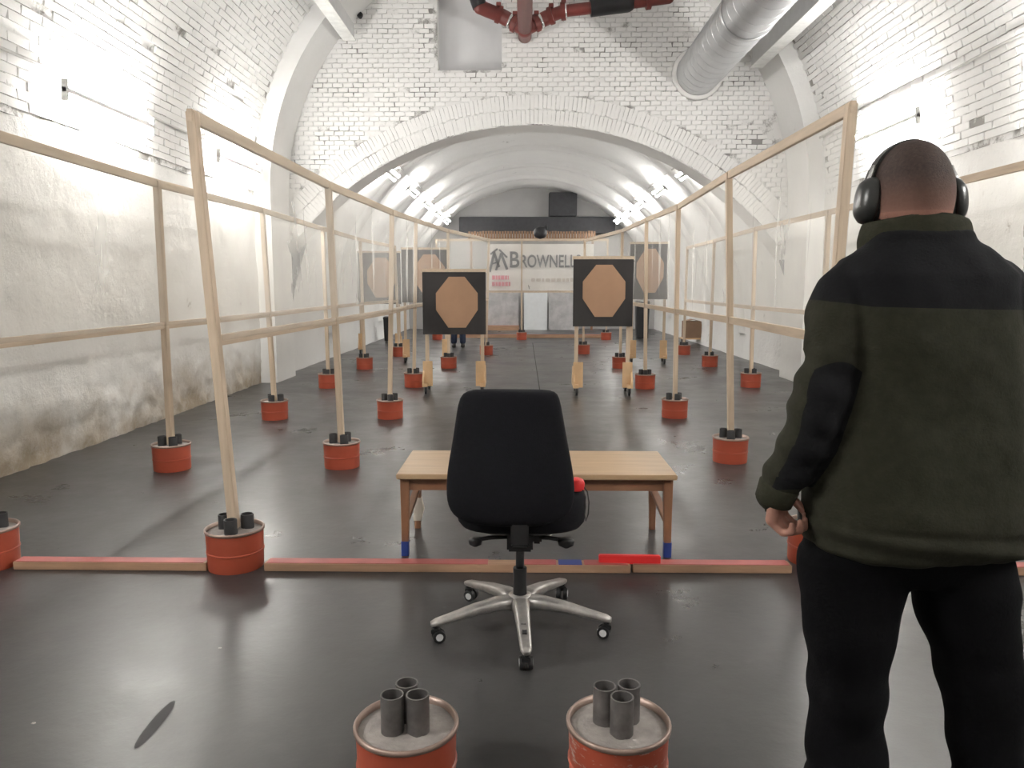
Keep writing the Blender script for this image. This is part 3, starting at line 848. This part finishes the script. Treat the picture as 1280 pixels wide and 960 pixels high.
for k in range(5):
    a = D(-86 + 72 * k)
    u = Vector((math.cos(a), math.sin(a), 0)); v = Vector((-u.y, u.x, 0)); zz = Vector((0, 0, 1))
    rings = []
    for r, z, wd, hh in ((.03, .118, .040, .030), (.10, .122, .034, .026), (.20, .112, .029, .021), (.30, .094, .025, .016), (.365, .083, .023, .013), (.388, .078, .015, .009)):
        rings.append(sring(u * r + zz * z, wd, hh, 3, 16, v, zz))
    b = B(); loft(b, rings); arm = obj('base_arm', b, 'chair_aluminium', bs, smooth=True)
    if k == 0:
        for r0, r1 in ((.12, .17), (.19, .24), (.26, .30)):
            b = B(); box(b, u * ((r0 + r1) / 2) + zz * (.145 - .13 * (r0 + r1) / 2 + .0045), (.018, r1 - r0, .006)); obj('slot', b, 'chair_plastic', bs)
    ca = a + random.uniform(-.5, .5) if k else a
    cd = Vector((math.cos(ca), math.sin(ca), 0)); cs = Vector((-cd.y, cd.x, 0))
    p = u * .37
    b = B(); cyl(b, p + zz * .05, p + zz * .085, .011, n=12); box(b, p + zz * .048, (.034, .034, .02)); cs_ = obj('caster', b, 'chair_plastic', t_, bevel=.003)
    for s in (-1, 1):
        b = B(); q = p - cd * .012 + zz * .027
        cyl(b, q + cs * s * .007, q + cs * s * .025, .027, .025, n=20); smooth_by_angle(obj('wheel', b, 'chair_plastic', cs_))
        b = B(); cyl(b, q + cs * s * .0251, q + cs * s * .0265, .015, n=16); obj('wheel_cap', b, 'tray_paint', cs_)
# the small red thing on the seat
q = at(722, 607, 3.05)
t_ = thing('red_pouch', 'small bright red pouch with black cord on the right edge of the chair seat', 'pouch', (q.x - .004, 3.05, .6095))
b = B(); loft(b, [sring((0, 0, z), rx, .03, 3, 16) for z, rx in ((.0, .02), (.006, .032), (.028, .034), (.042, .028), (.047, .012))]); obj('pouch_body', b, 'bright_red', t_, smooth=True)
b = B(); tubepath(b, [(.025, -.01, .02), (.042, -.03, .0), (.048, -.04, -.04), (.046, -.04, -.09), (.036, -.04, -.12), (.03, -.04, -.09), (.034, -.035, -.02), (.02, -.02, .012)], .003, 6); obj('cord', b, 'pipe_black', t_, smooth=True)

# ================================================================== TARGET STANDS
def caster_at(par, x, y, r=.05):
    b = B(); box(b, (x, y, .095), (.03, .05, .03)); 
    for s in (-1, 1): box(b, (x + s * .02, y, .07), (.006, .035, .07))
    c_ = obj('caster', b, 'tube_steel', par)
    b = B(); cyl(b, (x - .013, y, r), (x + .013, y, r), r, n=20); smooth_by_angle(obj('wheel', b, 'pipe_black', c_))
def target(px0, px1, py0, py1, foot_y, label, oct_px, Y=None, board='target_black', rz=0.0):
    Yq = Y or gnd((px0 + px1) / 2, foot_y).y
    a, c_ = at(px0, py1, Yq), at(px1, py0, Yq)
    xm = (a.x + c_.x) / 2
    t_ = thing('target_stand', label, 'target', (xm, Yq, 0), rz, 'rolling target stands')
    W_, z0, z1 = c_.x - a.x, a.z, c_.z
    b = B(); box(b, (0, 0, (z0 + z1) / 2), (W_, .018, z1 - z0)); bd = obj('backing_board', b, board, t_)
    # octagonal card
    o0_, o1_ = at(oct_px[0], oct_px[3], Yq), at(oct_px[1], oct_px[2], Yq)
    ow, oh = (o1_.x - o0_.x) / 2, (o1_.z - o0_.z) / 2
    ox, oz = (o0_.x + o1_.x) / 2 - xm, (o0_.z + o1_.z) / 2
    pts = [(-.38, 1), (.38, 1), (1, .36), (1, -.30), (.42, -1), (-.42, -1), (-1, -.30), (-1, .36)]
    b = B(); f_ = [b.verts.new((ox + ow * x, -.010, oz + oh * z)) for x, z in pts]; bk = [b.verts.new((ox + ow * x, -.015, oz + oh * z)) for x, z in pts]
    b.faces.new(f_); b.faces.new(bk[::-1])
    for i in range(8): b.faces.new((f_[i], f_[(i + 1) % 8], bk[(i + 1) % 8], bk[i]))
    obj('octagon_card', b, 'target_tan', bd)
    b = B(); box(b, (0, .02, z1 + .015), (W_ + .02, .05, .05)); obj('top_batten', b, 'timber_rail', t_)
    for s in (-1, 1):
        xs_ = s * (W_ / 2 - .05)
        b = B(); box(b, (xs_, .035, (z1 + .1) / 2), (.05, .045, z1 - .1)); obj('upright', b, 'timber', t_, bevel=.003)
        b = B(); loft(b, [[Vector((xs_ + s * .035 + dx, y, z)) for dx, y, z in ((-.01, -.24, zz), (.01, -.24, zz), (.01, .28, zz), (-.01, .28, zz))] if zz < .2 else [Vector((xs_ + s * .035 + dx, y, zz)) for dx, y in ((-.01, -.10), (.01, -.10), (.01, .16), (-.01, .16))] for zz in (.10, .19, .36)])
        obj('foot_plate', b, 'timber_plate', t_, bevel=.002)
        b = B(); box(b, (xs_ - s * .02, -.13, .27), (.13, .02, .34)); obj('front_board', b, 'timber_plate', t_, bevel=.002)
        b = B(); box(b, (xs_, .02, .125), (.05, .52, .045)); obj('foot_rail', b, 'timber_plate', t_, bevel=.003)
        caster_at(t_, xs_, -.20); caster_at(t_, xs_, .24)
    b = B(); box(b, (0, .07, z0 + .06), (W_ - .06, .02, .06)); obj('cross_batten', b, 'timber_rail', t_)
    return t_
target(529, 607, 340, 418, 490, 'black square target with tan octagon, left of the two, lower, in the lane', (545.5, 597, 346, 409.5), rz=.02)
target(716, 792, 324, 408, 492, 'black square target with tan octagon, right of the two, taller, in the lane', (728, 782, 331, 396), rz=-.015)
target(503, 560, 312, 378, 447, 'black target with tan octagon behind the left inner film, left of the low lane target', (518, 556, 318, 368), Y=14.6, rz=.1)
target(448, 500, 316, 380, 432, 'black target with tan octagon behind two layers of film at far left', (460, 493, 322, 372), Y=16.4, rz=.1)
target(787, 836, 305, 374, 441, 'black target with tan octagon behind the right inner film', (795, 830, 311, 366), Y=14.4, rz=-.08)
# cardboard box on a trolley by the right wall
q = gnd(866, 430)
t_ = thing('cardboard_trolley', 'brown cardboard box on a low wheeled trolley by the far right wall', 'box', (q.x, q.y + .2, 0))
b = B(); box(b, (0, 0, .36), (.42, .40, .42)); obj('carton', b, 'cardboard', t_, bevel=.006)
b = B(); box(b, (.06, 0, .13), (.62, .46, .03)); obj('trolley_deck', b, 'timber_plate', t_)
for sx in (-1, 1):
    b = B(); box(b, (sx * .1, 0, .59), (.2, .39, .008), Matrix.Rotation(sx * .25, 4, 'Y')); obj('carton_flap', b, 'cardboard', t_)
    for sy in (-1, 1):
        caster_at(t_, .06 + sx * .26, sy * .17)
def crate(px0, px1, py0, py1, label):
    q = gnd((px0 + px1) / 2, py1); a, c_ = at(px0, py0, q.y), at(px1, py0, q.y)
    t_ = thing('black_bin', label, 'bin', (q.x, q.y + .2, 0)); W_ = c_.x - a.x
    b = B(); loft(b, [sring((0, 0, .02), W_ * .43, .17, 6, 24), sring((0, 0, a.z - .06), W_ * .5, .2, 6, 24)]); smooth_by_angle(obj('bin_body', b, 'pipe_black', t_))
    b = B(); loft(b, [sring((0, 0, a.z - .06), W_ * .53, .21, 6, 24), sring((0, 0, a.z - .02), W_ * .53, .21, 6, 24), sring((0, 0, a.z), W_ * .44, .17, 5, 24)]); smooth_by_angle(obj('bin_lid', b, 'chair_plastic', t_))
crate(795, 812, 376, 424, 'tall narrow black bin right of the tall lane target')
crate(479, 489, 396, 427, 'tall narrow black bin behind the left inner film')
# ================================================================== PERSON
PY = 1.66
def P(px, py, dy=0.0): return at(px, py, PY) + Vector((0, dy, 0))
person = thing('person', 'person seen from behind in a dark green and black jacket, black trousers and ear defenders', 'person', (P(1145, 700).x, PY, 0))
PO = Vector(person.location)
def capsule(bm, a, b_, r1, r2, n=14):
    a = Vector(a); b_ = Vector(b_)
    bmesh.ops.create_icosphere(bm, subdivisions=2, radius=r1, matrix=Matrix.Translation(a))
    bmesh.ops.create_icosphere(bm, subdivisions=2, radius=r2, matrix=Matrix.Translation(b_))
    if (b_ - a).length > 1e-4: cyl(bm, a, b_, r1, r2, n)
def ell(bm, c_, rx, ry, rz, rot=None):
    m = Matrix.Translation(c_)
    if rot: m = m @ rot
    bmesh.ops.create_icosphere(bm, subdivisions=4, radius=1, matrix=m @ Matrix.Diagonal((rx, ry, rz, 1)))
def remesh(bm, name, mat, voxel, smooth_it, parent):
    bmesh.ops.recalc_face_normals(bm, faces=bm.faces)
    me = bpy.data.meshes.new(name); bm.to_mesh(me); bm.free()
    o = bpy.data.objects.new(name, me); C.objects.link(o)
    md = o.modifiers.new('r', 'REMESH'); md.mode = 'VOXEL'; md.voxel_size = voxel
    if smooth_it:
        sm = o.modifiers.new('s', 'SMOOTH'); sm.factor = 0.5; sm.iterations = smooth_it
    dg = bpy.context.evaluated_depsgraph_get()
    me2 = bpy.data.meshes.new_from_object(o.evaluated_get(dg))
    bpy.data.objects.remove(o)
    me2.name = name; me2.materials.clear()
    for m in (mat if isinstance(mat, (list, tuple)) else [mat]): me2.materials.append(M[m])
    for p in me2.polygons: p.use_smooth = True
    return link(bpy.data.objects.new(name, me2), parent)
def L(v): return Vector(v) - PO                          # world -> person space
hc = L(P(1143, 232)); HW = (P(1190, 232).x - P(1097, 232).x) / 2
ztop = L(P(1143, 176)).z
# --- body: head, neck, torso, limbs, hands in one surface
b = B()
ell(b, Vector((hc.x, .02, ztop - .115)), HW, .098, .115)          # skull
ell(b, Vector((hc.x, .055, ztop - .155)), HW * .86, .072, .095)    # face
ell(b, Vector((hc.x, .085, ztop - .205)), .045, .045, .035)         # chin
ell(b, Vector((hc.x, .125, ztop - .145)), .012, .020, .030)         # nose
ell(b, Vector((hc.x, .112, ztop - .188)), .026, .018, .010)         # lips
ell(b, Vector((hc.x, .108, ztop - .098)), .055, .020, .014)         # brow
for s in (-1, 1):
    ell(b, Vector((hc.x + s * HW * 1.0, .02, ztop - .125)), .012, .026, .034)
capsule(b, (hc.x, .0, ztop - .16), (hc.x, -.02, ztop - .33), .066, .068)
shz = L(P(1150, 350)).z
ell(b, Vector((.01, 0, shz - .10)), .165, .095, .17)
ell(b, Vector((.01, 0, shz - .38)), .150, .090, .20)
ell(b, Vector((0, .01, shz - .52)), .160, .10, .10)
SHL, ELL_, WRL = L(P(1078, 378)), L(P(1014, 480, -.05)), L(P(968, 622, .0))
SHR, ELR, WRR = L(P(1226, 378)), L(P(1318, 480, -.05)), L(P(1345, 622, .0))
hips = {}
for s, shd, el_, wr in ((-1, SHL, ELL_, WRL), (1, SHR, ELR, WRR)):
    capsule(b, (shd.x * .55, 0, shz - .02), shd + Vector((0, 0, -.03)), .055, .05)
    capsule(b, shd + Vector((0, 0, -.03)), el_, .048, .04); capsule(b, el_, wr, .04, .027)
LEGS = {-1: [L(P(1072, 690)), L(P(1056, 880, -.01)), None], 1: [L(P(1200, 690)), L(P(1228, 880, -.01)), None]}
for s in (-1, 1):
    hp, kn, _ = LEGS[s]; an = Vector((kn.x + s * .0, .0, .09)); LEGS[s][2] = an
    capsule(b, hp, kn, .082, .055); capsule(b, kn, an, .05, .038)
    capsule(b, an + Vector((0, -.02, -.05)), an + Vector((s * .02, .15, -.06)), .035, .028)
# hands: loosely closed, knuckles toward the front
def hand(bm, wr, s, fw):
    # local frame: down d, knuckle row along f (forward), n = toward the thigh
    d = Vector((0.0 * s, .18, -1)).normalized(); f = Vector((-s * .62, .78, .1)).normalized(); f = (f - d * f.dot(d)).normalized(); n = d.cross(f) * (1 if s > 0 else -1)
    n = -n if n.y > 0 else n
    pc = wr + d * .045
    for k in range(5):
        t = (k - 2) / 2
        capsule(bm, wr + d * .012 + f * t * .016, wr + d * .078 + f * t * .030, .015, .0145, 10)
    for k, (ln, cu) in enumerate(((.040, 1.0), (.044, 1.0), (.042, 1.05), (.034, 1.1))):     # index..little
        t = 1 - k * 2 / 3
        p0 = wr + d * .082 + f * t * .031
        d1 = (d * .55 + n * .83).normalized(); p1 = p0 + d1 * ln
        d2 = (d * -.45 + n * .89).normalized(); p2 = p1 + d2 * ln * .62
        d3 = (d * -.98 - n * .1).normalized(); p3 = p2 + d3 * ln * .5
        capsule(bm, p0, p1, .0098, .0092, 10); capsule(bm, p1, p2, .0092, .0085, 10); capsule(bm, p2, p3, .0085, .0075, 10)
    t0 = wr + d * .03 + f * .026; t1 = t0 + (d * .55 + f * .45 + n * .5).normalized() * .042; t2 = t1 + (d * .6 + n * .8 - f * .1).normalized() * .034
    capsule(bm, t0, t1, .0125, .0108, 10); capsule(bm, t1, t2, .0105, .0085, 10)
hand(b, WRL + (ELL_ - WRL).normalized() * .036, -1, 1); hand(b, WRR + (ELR - WRR).normalized() * .03, 1, 1)
body = remesh(b, 'body', ['skin'], .0045, 3, person)
for s in (-1, 1):
    e = B(); bmesh.ops.create_uvsphere(e, u_segments=12, v_segments=8, radius=.0125, matrix=Matrix.Translation((hc.x + s * .031, .112, ztop - .122))); obj('eye', e, 'eye_white', body, smooth=True)
# --- cropped hair: shell over the skull
b = B()
bmesh.ops.create_icosphere(b, subdivisions=5, radius=1)
for v in list(b.verts):
    q = Vector((v.co.x * (HW + .004), v.co.y * .1025, v.co.z * .1195))
    v.co = Vector((hc.x, .018, ztop - .115)) + q
lim = lambda q: (q.z - (ztop - .115)) > (-.045 if q.y < .03 else -.045 + (q.y - .03) * 1.1) + .006 * noise.noise(q * 40) and q.y < .098
bmesh.ops.delete(b, geom=[f for f in b.faces if not lim(f.calc_center_median())], context='FACES')
t = NT('hair_fade')                                      # clipped short at the nape
tc = t.new('ShaderNodeTexCoord'); sp = t.new('ShaderNodeSeparateXYZ'); t.l.new(tc.outputs['Object'], sp.inputs[0])
mr = t.new('ShaderNodeMapRange'); mr.inputs[1].default_value = ztop - .150; mr.inputs[2].default_value = ztop - .070
t.l.new(sp.outputs[2], mr.inputs[0])
pw = t.new('ShaderNodeMath', operation='POWER'); pw.inputs[1].default_value = 0.35; t.l.new(mr.outputs[0], pw.inputs[0])
t.col(t.mix(pw.outputs[0], (0.27, 0.135, 0.10), t.ramp(t.noise(160), [(.3, (.028, .018, .015)), (.7, (.055, .036, .03))]))); t.set(.75, 0, .3); t.bump(t.noise(300), .003, .5)
obj('cropped_hair', b, 'hair_fade', person, smooth=True)
# --- jacket
b = B()
rings = []
for py, x0, x1, ry, dy in ((684, 1030, 1262, .125, 0), (676, 1010, 1278, .143, 0), (655, 1005, 1286, .150, 0), (620, 1006, 1290, .150, 0), (560, 1020, 1286, .140, 0), (480, 1036, 1278, .132, 0), (420, 1042, 1270, .130, 0), (375, 1044, 1262, .125, 0), (345, 1040, 1264, .118, 0), (322, 1052, 1244, .098, 0), (304, 1078, 1214, .080, -.005), (290, 1086, 1206, .073, -.01)):
    a, c_ = L(P(x0, py)), L(P(x1, py))
    rings.append(sring(Vector(((a.x + c_.x) / 2, dy, a.z)), (c_.x - a.x) / 2, ry, 2.5, 48))
loft(b, rings)
def sleeve(pts):
    cs = [L(P(px, py, dy)) for px, py, r, dy in pts]; rs = [q[2] for q in pts]
    for i in range(len(cs) - 1): capsule(b, cs[i], cs[i + 1], rs[i], rs[i + 1], 24)
SLV = [(1060, 358, .062, 0), (1041, 400, .062, -.02), (1028, 450, .059, -.04), (1012, 495, .059, -.05), (1000, 545, .055, -.04), (984, 585, .049, -.02), (971, 612, .042, -.005), (968, 622, .040, 0)]
SRV = [(1243, 358, .062, 0), (1265, 400, .062, -.02), (1288, 450, .059, -.04), (1308, 495, .059, -.05), (1322, 545, .055, -.04), (1334, 585, .050, -.02), (1342, 612, .043, -.005), (1344, 622, .041, 0)]
sleeve(SLV); sleeve(SRV)
t = NT('jacket_cloth')                                  # green fleece with black panels, edged by the seam value stored on the mesh
at_ = t.new('ShaderNodeAttribute'); at_.attribute_name = 'panel'
gt = t.new('ShaderNodeMath', operation='GREATER_THAN'); gt.inputs[1].default_value = 0.5
t.l.new(at_.outputs['Fac'], gt.inputs[0])
gf = t.ramp(t.noise(45), [(0.3, (0.019, 0.0185, 0.012)), (0.7, (0.026, 0.0255, 0.0165))])
t.col(t.mix(gt.outputs[0], gf, (0.0065, 0.0065, 0.0078))); t.set(0.92, 0, 0.18); t.bump(t.noise(160), .003, .5)
jk = remesh(b, 'jacket', ['jacket_cloth'], .007, 4, person)
yz = L(P(1150, 384)).z
elz, cuz = L(P(1000, 464)).z, L(P(960, 606)).z
arms = []
for sd, sv in ((-1, SLV), (1, SRV)):
    arms.append((sd, [(L(P(px, py, dy)), rr) for px, py, rr, dy in sv]))
def armdist(q):
    best = (9, 0, 0)
    for sd, cs in arms:
        for (a, ra), (c_, rc) in zip(cs, cs[1:]):
            d = c_ - a; k = max(0, min(1, (q - a).dot(d) / d.length_squared))
            ax = a + d * k; rr = ra + (rc - ra) * k; dd = (q - ax).length - rr
            if dd < best[0]: best = (dd, sd * (q - ax).x, rr)
    return best
NRM = [v.normal.copy() for v in jk.data.vertices]
vals = []
for v in jk.data.vertices:
    q = v.co.copy()
    dd, side, rr = armdist(q)
    yoke = q.z - (yz - .02 * q.x + .10 * max(0, abs(q.x) - .17))
    patch = min(.010 - dd, elz - q.z + .03 * math.cos(side / rr * 1.5), q.z - cuz, .70 * rr - side)
    vals.append(.5 + 4 * max(yoke, patch))
    k = .009 * noise.noise(Vector((q.x * 5, q.y * 5, q.z * 9))) + .004 * noise.noise(q * 22)
    if dd < .012 and q.z < elz + .05: k += .0035 * math.sin(q.z * 85 + q.x * 35 + 2 * noise.noise(q * 9))
    if q.z < L(P(1100, 640)).z: k += .004 * math.sin((q.z + .1 * q.x) * 120)
    v.co = q + NRM[v.index] * k
at_ = jk.data.attributes.new('panel', 'FLOAT', 'POINT')
at_.data.foreach_set('value', vals)
# collar standing round the neck
b = B()
nc = L(P(1145, 296)); cz0, cz1 = nc.z - .028, L(P(1145, 278)).z
rx_ = (P(1213, 290).x - P(1076, 290).x) / 2
N = 48
outer, inner = [], []
for z, ro in ((cz0, 1.0), (cz0 + .02, 1.02), ((cz0 + cz1) / 2, 1.0), (cz1, .95)):
    outer.append([Vector((nc.x + rx_ * ro * math.cos(2 * PI * k / N), .005 + .088 * ro * math.sin(2 * PI * k / N), z + .012 * math.sin(2 * PI * k / N + PI) * (1 if z == cz1 else 0) + .006 * math.sin(3 * 2 * PI * k / N) * (z == cz1))) for k in range(N)])
for z, ro in ((cz1 + .002, .88), ((cz0 + cz1) / 2, .86), (cz0, .84)):
    inner.append([Vector((nc.x + rx_ * ro * math.cos(2 * PI * k / N), .005 + .088 * ro * math.sin(2 * PI * k / N), z + .012 * math.sin(2 * PI * k / N + PI) * (z > cz1))) for k in range(N)])
vs = [[b.verts.new(v) for v in r] for r in outer + inner]
for A, Bq in zip(vs, vs[1:]):
    for k in range(N): b.faces.new((A[k], A[(k + 1) % N], Bq[(k + 1) % N], Bq[k]))
o = obj('collar', b, 'fleece_green', jk, smooth=True)
md = o.modifiers.new('sub', 'SUBSURF'); md.levels = md.render_levels = 1
for wr in (WRL, WRR):
    b = B(); d = (ELL_ - WRL).normalized() if wr is WRL else (ELR - WRR).normalized()
    ux = d.cross(Vector((0, 1, 0))).normalized(); uy = d.cross(ux)
    loft(b, [sring(wr + d * k - Vector((0, .0, 0)), r, r, 2.2, 28, ux, uy) for k, r in ((-.012, .036), (-.008, .0405), (.01, .042), (.03, .044), (.035, .040))]); obj('cuff', b, 'fleece_green', jk, smooth=True)
# --- trousers
b = B()
prof = {-1: [(690, 1004, 1140), (720, 1003, 1131), (760, 1003, 1120), (800, 1008, 1110), (840, 1013, 1104), (880, 1014, 1101), (920, 1014, 1104), (960, 1011, 1109)],
        1: [(690, 1136, 1262), (720, 1141, 1262), (760, 1149, 1266), (800, 1160, 1271), (840, 1171, 1276), (880, 1180, 1278), (920, 1189, 1272), (960, 1195, 1268)]}
for s in (-1, 1):
    rings = []
    for py, x0, x1 in prof[s]:
        a, c_ = L(P(x0, py)), L(P(x1, py))
        rings.append(sring(Vector(((a.x + c_.x) / 2, 0, a.z)), (c_.x - a.x) / 2, .098 - .00007 * (py - 690), 2.3, 32))
    lx, wl = (a.x + c_.x) / 2, (c_.x - a.x) / 2
    for z, k in ((.30, 1.0), (.20, 1.02), (.12, 1.08), (.06, 1.12), (.045, 1.0)):
        rings.append(sring(Vector((lx + s * .008, 0, z)), wl * k, .085, 2.3, 32))
    loft(b, rings)
a0, a1 = L(P(1006, 660)), L(P(1268, 660))
loft(b, [sring(Vector(((a0.x + a1.x) / 2, 0, L(P(1140, py)).z)), (a1.x - a0.x) / 2 * k, ry, 2.4, 48) for py, k, ry in ((722, .55, .07), (712, .80, .092), (690, .975, .108), (650, .97, .115), (600, .9, .11))])
tr_ = remesh(b, 'trousers', ['trouser_black'], .008, 5, person)
NRM = [v.normal.copy() for v in tr_.data.vertices]
for v in tr_.data.vertices:
    q = v.co
    k = .012 * noise.noise(Vector((q.x * 6 + 3, q.y * 6, q.z * 11))) + .007 * math.sin(q.z * 38 + 2.5 * noise.noise(q * 4)) * (0.25 + 0.75 * max(0, 1 - abs(q.z - .5) / .35)) * .7
    v.co = q + NRM[v.index] * k
for s in (-1, 1):
    lx = LEGS[s][2].x
    b = B(); loft(b, [sring((lx + s * .01, y, z), rx, ry, 2.7, 24) for z, rx, ry, y in ((0, .046, .145, .055), (.012, .049, .15, .055), (.035, .048, .145, .055), (.065, .045, .12, .035), (.095, .042, .085, .005), (.12, .042, .06, -.01))]); obj('shoe', b, 'shoe_leather', person, smooth=True)
# --- ear defenders
em_ = bpy.data.objects.new('ear_defenders', None); em_.location = (hc.x, .02, ztop - .115); link(em_, person); em_['label'] = 'black ear defenders'
for s in (-1, 1):
    cxp = L(P(1099 if s < 0 else 1188, 251)); cx0 = cxp.x - hc.x; cz = cxp.z - (ztop - .115)
    ux, uy, d = Vector((0, 1, 0)), Vector((0, 0, 1)), Vector((s, 0, 0))
    tilt = Matrix.Rotation(s * -.10, 4, 'Y')
    b = B(); rings = []
    for k, rx, ry in ((-.020, .030, .040), (-.014, .036, .047), (.0, .037, .048), (.008, .034, .045)):
        rings.append([tilt @ v + Vector((cx0, 0, cz)) for v in sring(d * k, rx, ry, 2.3, 28, ux, uy)])
    loft(b, rings); cu = obj('ear_cushion', b, 'muff_cushion', em_, smooth=True)
    b = B(); rings = []
    for k, rx, ry in ((.006, .038, .049), (.012, .040, .051), (.024, .037, .048), (.034, .028, .038), (.039, .014, .020)):
        rings.append([tilt @ v + Vector((cx0, 0, cz)) for v in sring(d * k, rx, ry, 2.3, 28, ux, uy)])
    loft(b, rings); cup = obj('ear_cup', b, 'muff_shell', em_, smooth=True)
    b = B(); tubepath(b, [(cx0 + s * .020, -.01, cz + .02), (cx0 + s * .016, -.005, cz + .05), (cx0 + s * .006, 0, cz + .075)], .005, 8); obj('band_arm', b, 'chrome', em_, smooth=True)
b = B(); pts = []
for i in range(25):
    a = PI * (.08 + .84 * i / 24)
    pts.append((math.cos(a) * (HW + .010), .012, -.004 + math.sin(a) * .1225))
rings = []
for i, p in enumerate(pts):
    nrm = Vector((p[0], 0, p[2])).normalized()
    rings.append([Vector(p) + nrm * a + Vector((0, bb, 0)) for a, bb in ((-.004, -.014), (.004, -.014), (.004, .014), (-.004, .014))])
loft(b, rings); obj('headband', b, 'muff_shell', em_, smooth=False)

# ================================================================== PERSON BEHIND THE LOW TARGET
q = gnd(573, 434)
p2 = thing('person', 'person in dark blue trousers standing behind the low left target', 'person', (q.x, q.y, 0))
b = B()
ell(b, (0, 0, 1.635), .076, .096, .112); ell(b, (0, .035, 1.60), .062, .07, .09); ell(b, (0, .108, 1.60), .012, .02, .028)
for s in (-1, 1): ell(b, (s * .078, 0, 1.625), .012, .026, .033)
capsule(b, (0, -.01, 1.58), (0, -.02, 1.42), .058, .062)
ell(b, (0, 0, 1.24), .16, .095, .2); ell(b, (0, 0, .98), .15, .095, .18)
for s in (-1, 1):
    sh, el_, wr = Vector((s * .18, 0, 1.39)), Vector((s * .22, -.02, 1.10)), Vector((s * .23, .05, .86))
    capsule(b, (s * .06, 0, 1.39), sh, .06, .05); capsule(b, sh, el_, .047, .04); capsule(b, el_, wr, .038, .026)
    hand(b, wr, s, 1)
    capsule(b, (s * .09, 0, .88), (s * .10, .015, .50), .08, .052); capsule(b, (s * .10, .015, .50), (s * .10, -.01, .09), .05, .036)
remesh(b, 'body', ['skin'], .006, 2, p2)
b = B(); ell(b, (0, 0, 1.655), .080, .101, .098)
bmesh.ops.delete(b, geom=[f for f in b.faces if f.calc_center_median().z < 1.60 + max(0, f.calc_center_median().y) * .9], context='FACES'); obj('cropped_hair', b, 'hair_brown', p2, smooth=True)
b = B(); loft(b, [sring((0, 0, z), rx, ry, 2.4, 32) for z, rx, ry in ((.92, .18, .125), (1.1, .18, .125), (1.3, .195, .125), (1.40, .17, .10), (1.45, .085, .08))])
for s in (-1, 1):
    capsule(b, (s * .17, 0, 1.38), (s * .22, -.02, 1.10), .066, .056); capsule(b, (s * .22, -.02, 1.10), (s * .23, .04, .89), .055, .042)
remesh(b, 'jacket', ['panel_black_cloth'], .01, 3, p2)
b = B(); loft(b, [sring((0, .005, z), rx, ry, 2.4, 32) for z, rx, ry in ((.80, .12, .09), (.86, .185, .115), (.98, .175, .115))])
for s in (-1, 1):
    capsule(b, (s * .09, 0, .86), (s * .10, .01, .50), .094, .078); capsule(b, (s * .10, .01, .50), (s * .105, -.01, .14), .078, .075)
remesh(b, 'trousers', ['navy_cloth'], .01, 3, p2)
for s in (-1, 1):
    b = B(); loft(b, [sring((s * .105, y, z), rx, ry, 2.6, 20) for z, rx, ry, y in ((0, .045, .13, .04), (.03, .048, .135, .04), (.06, .043, .11, .03), (.10, .04, .065, 0))]); obj('shoe', b, 'shoe_leather', p2, smooth=True)
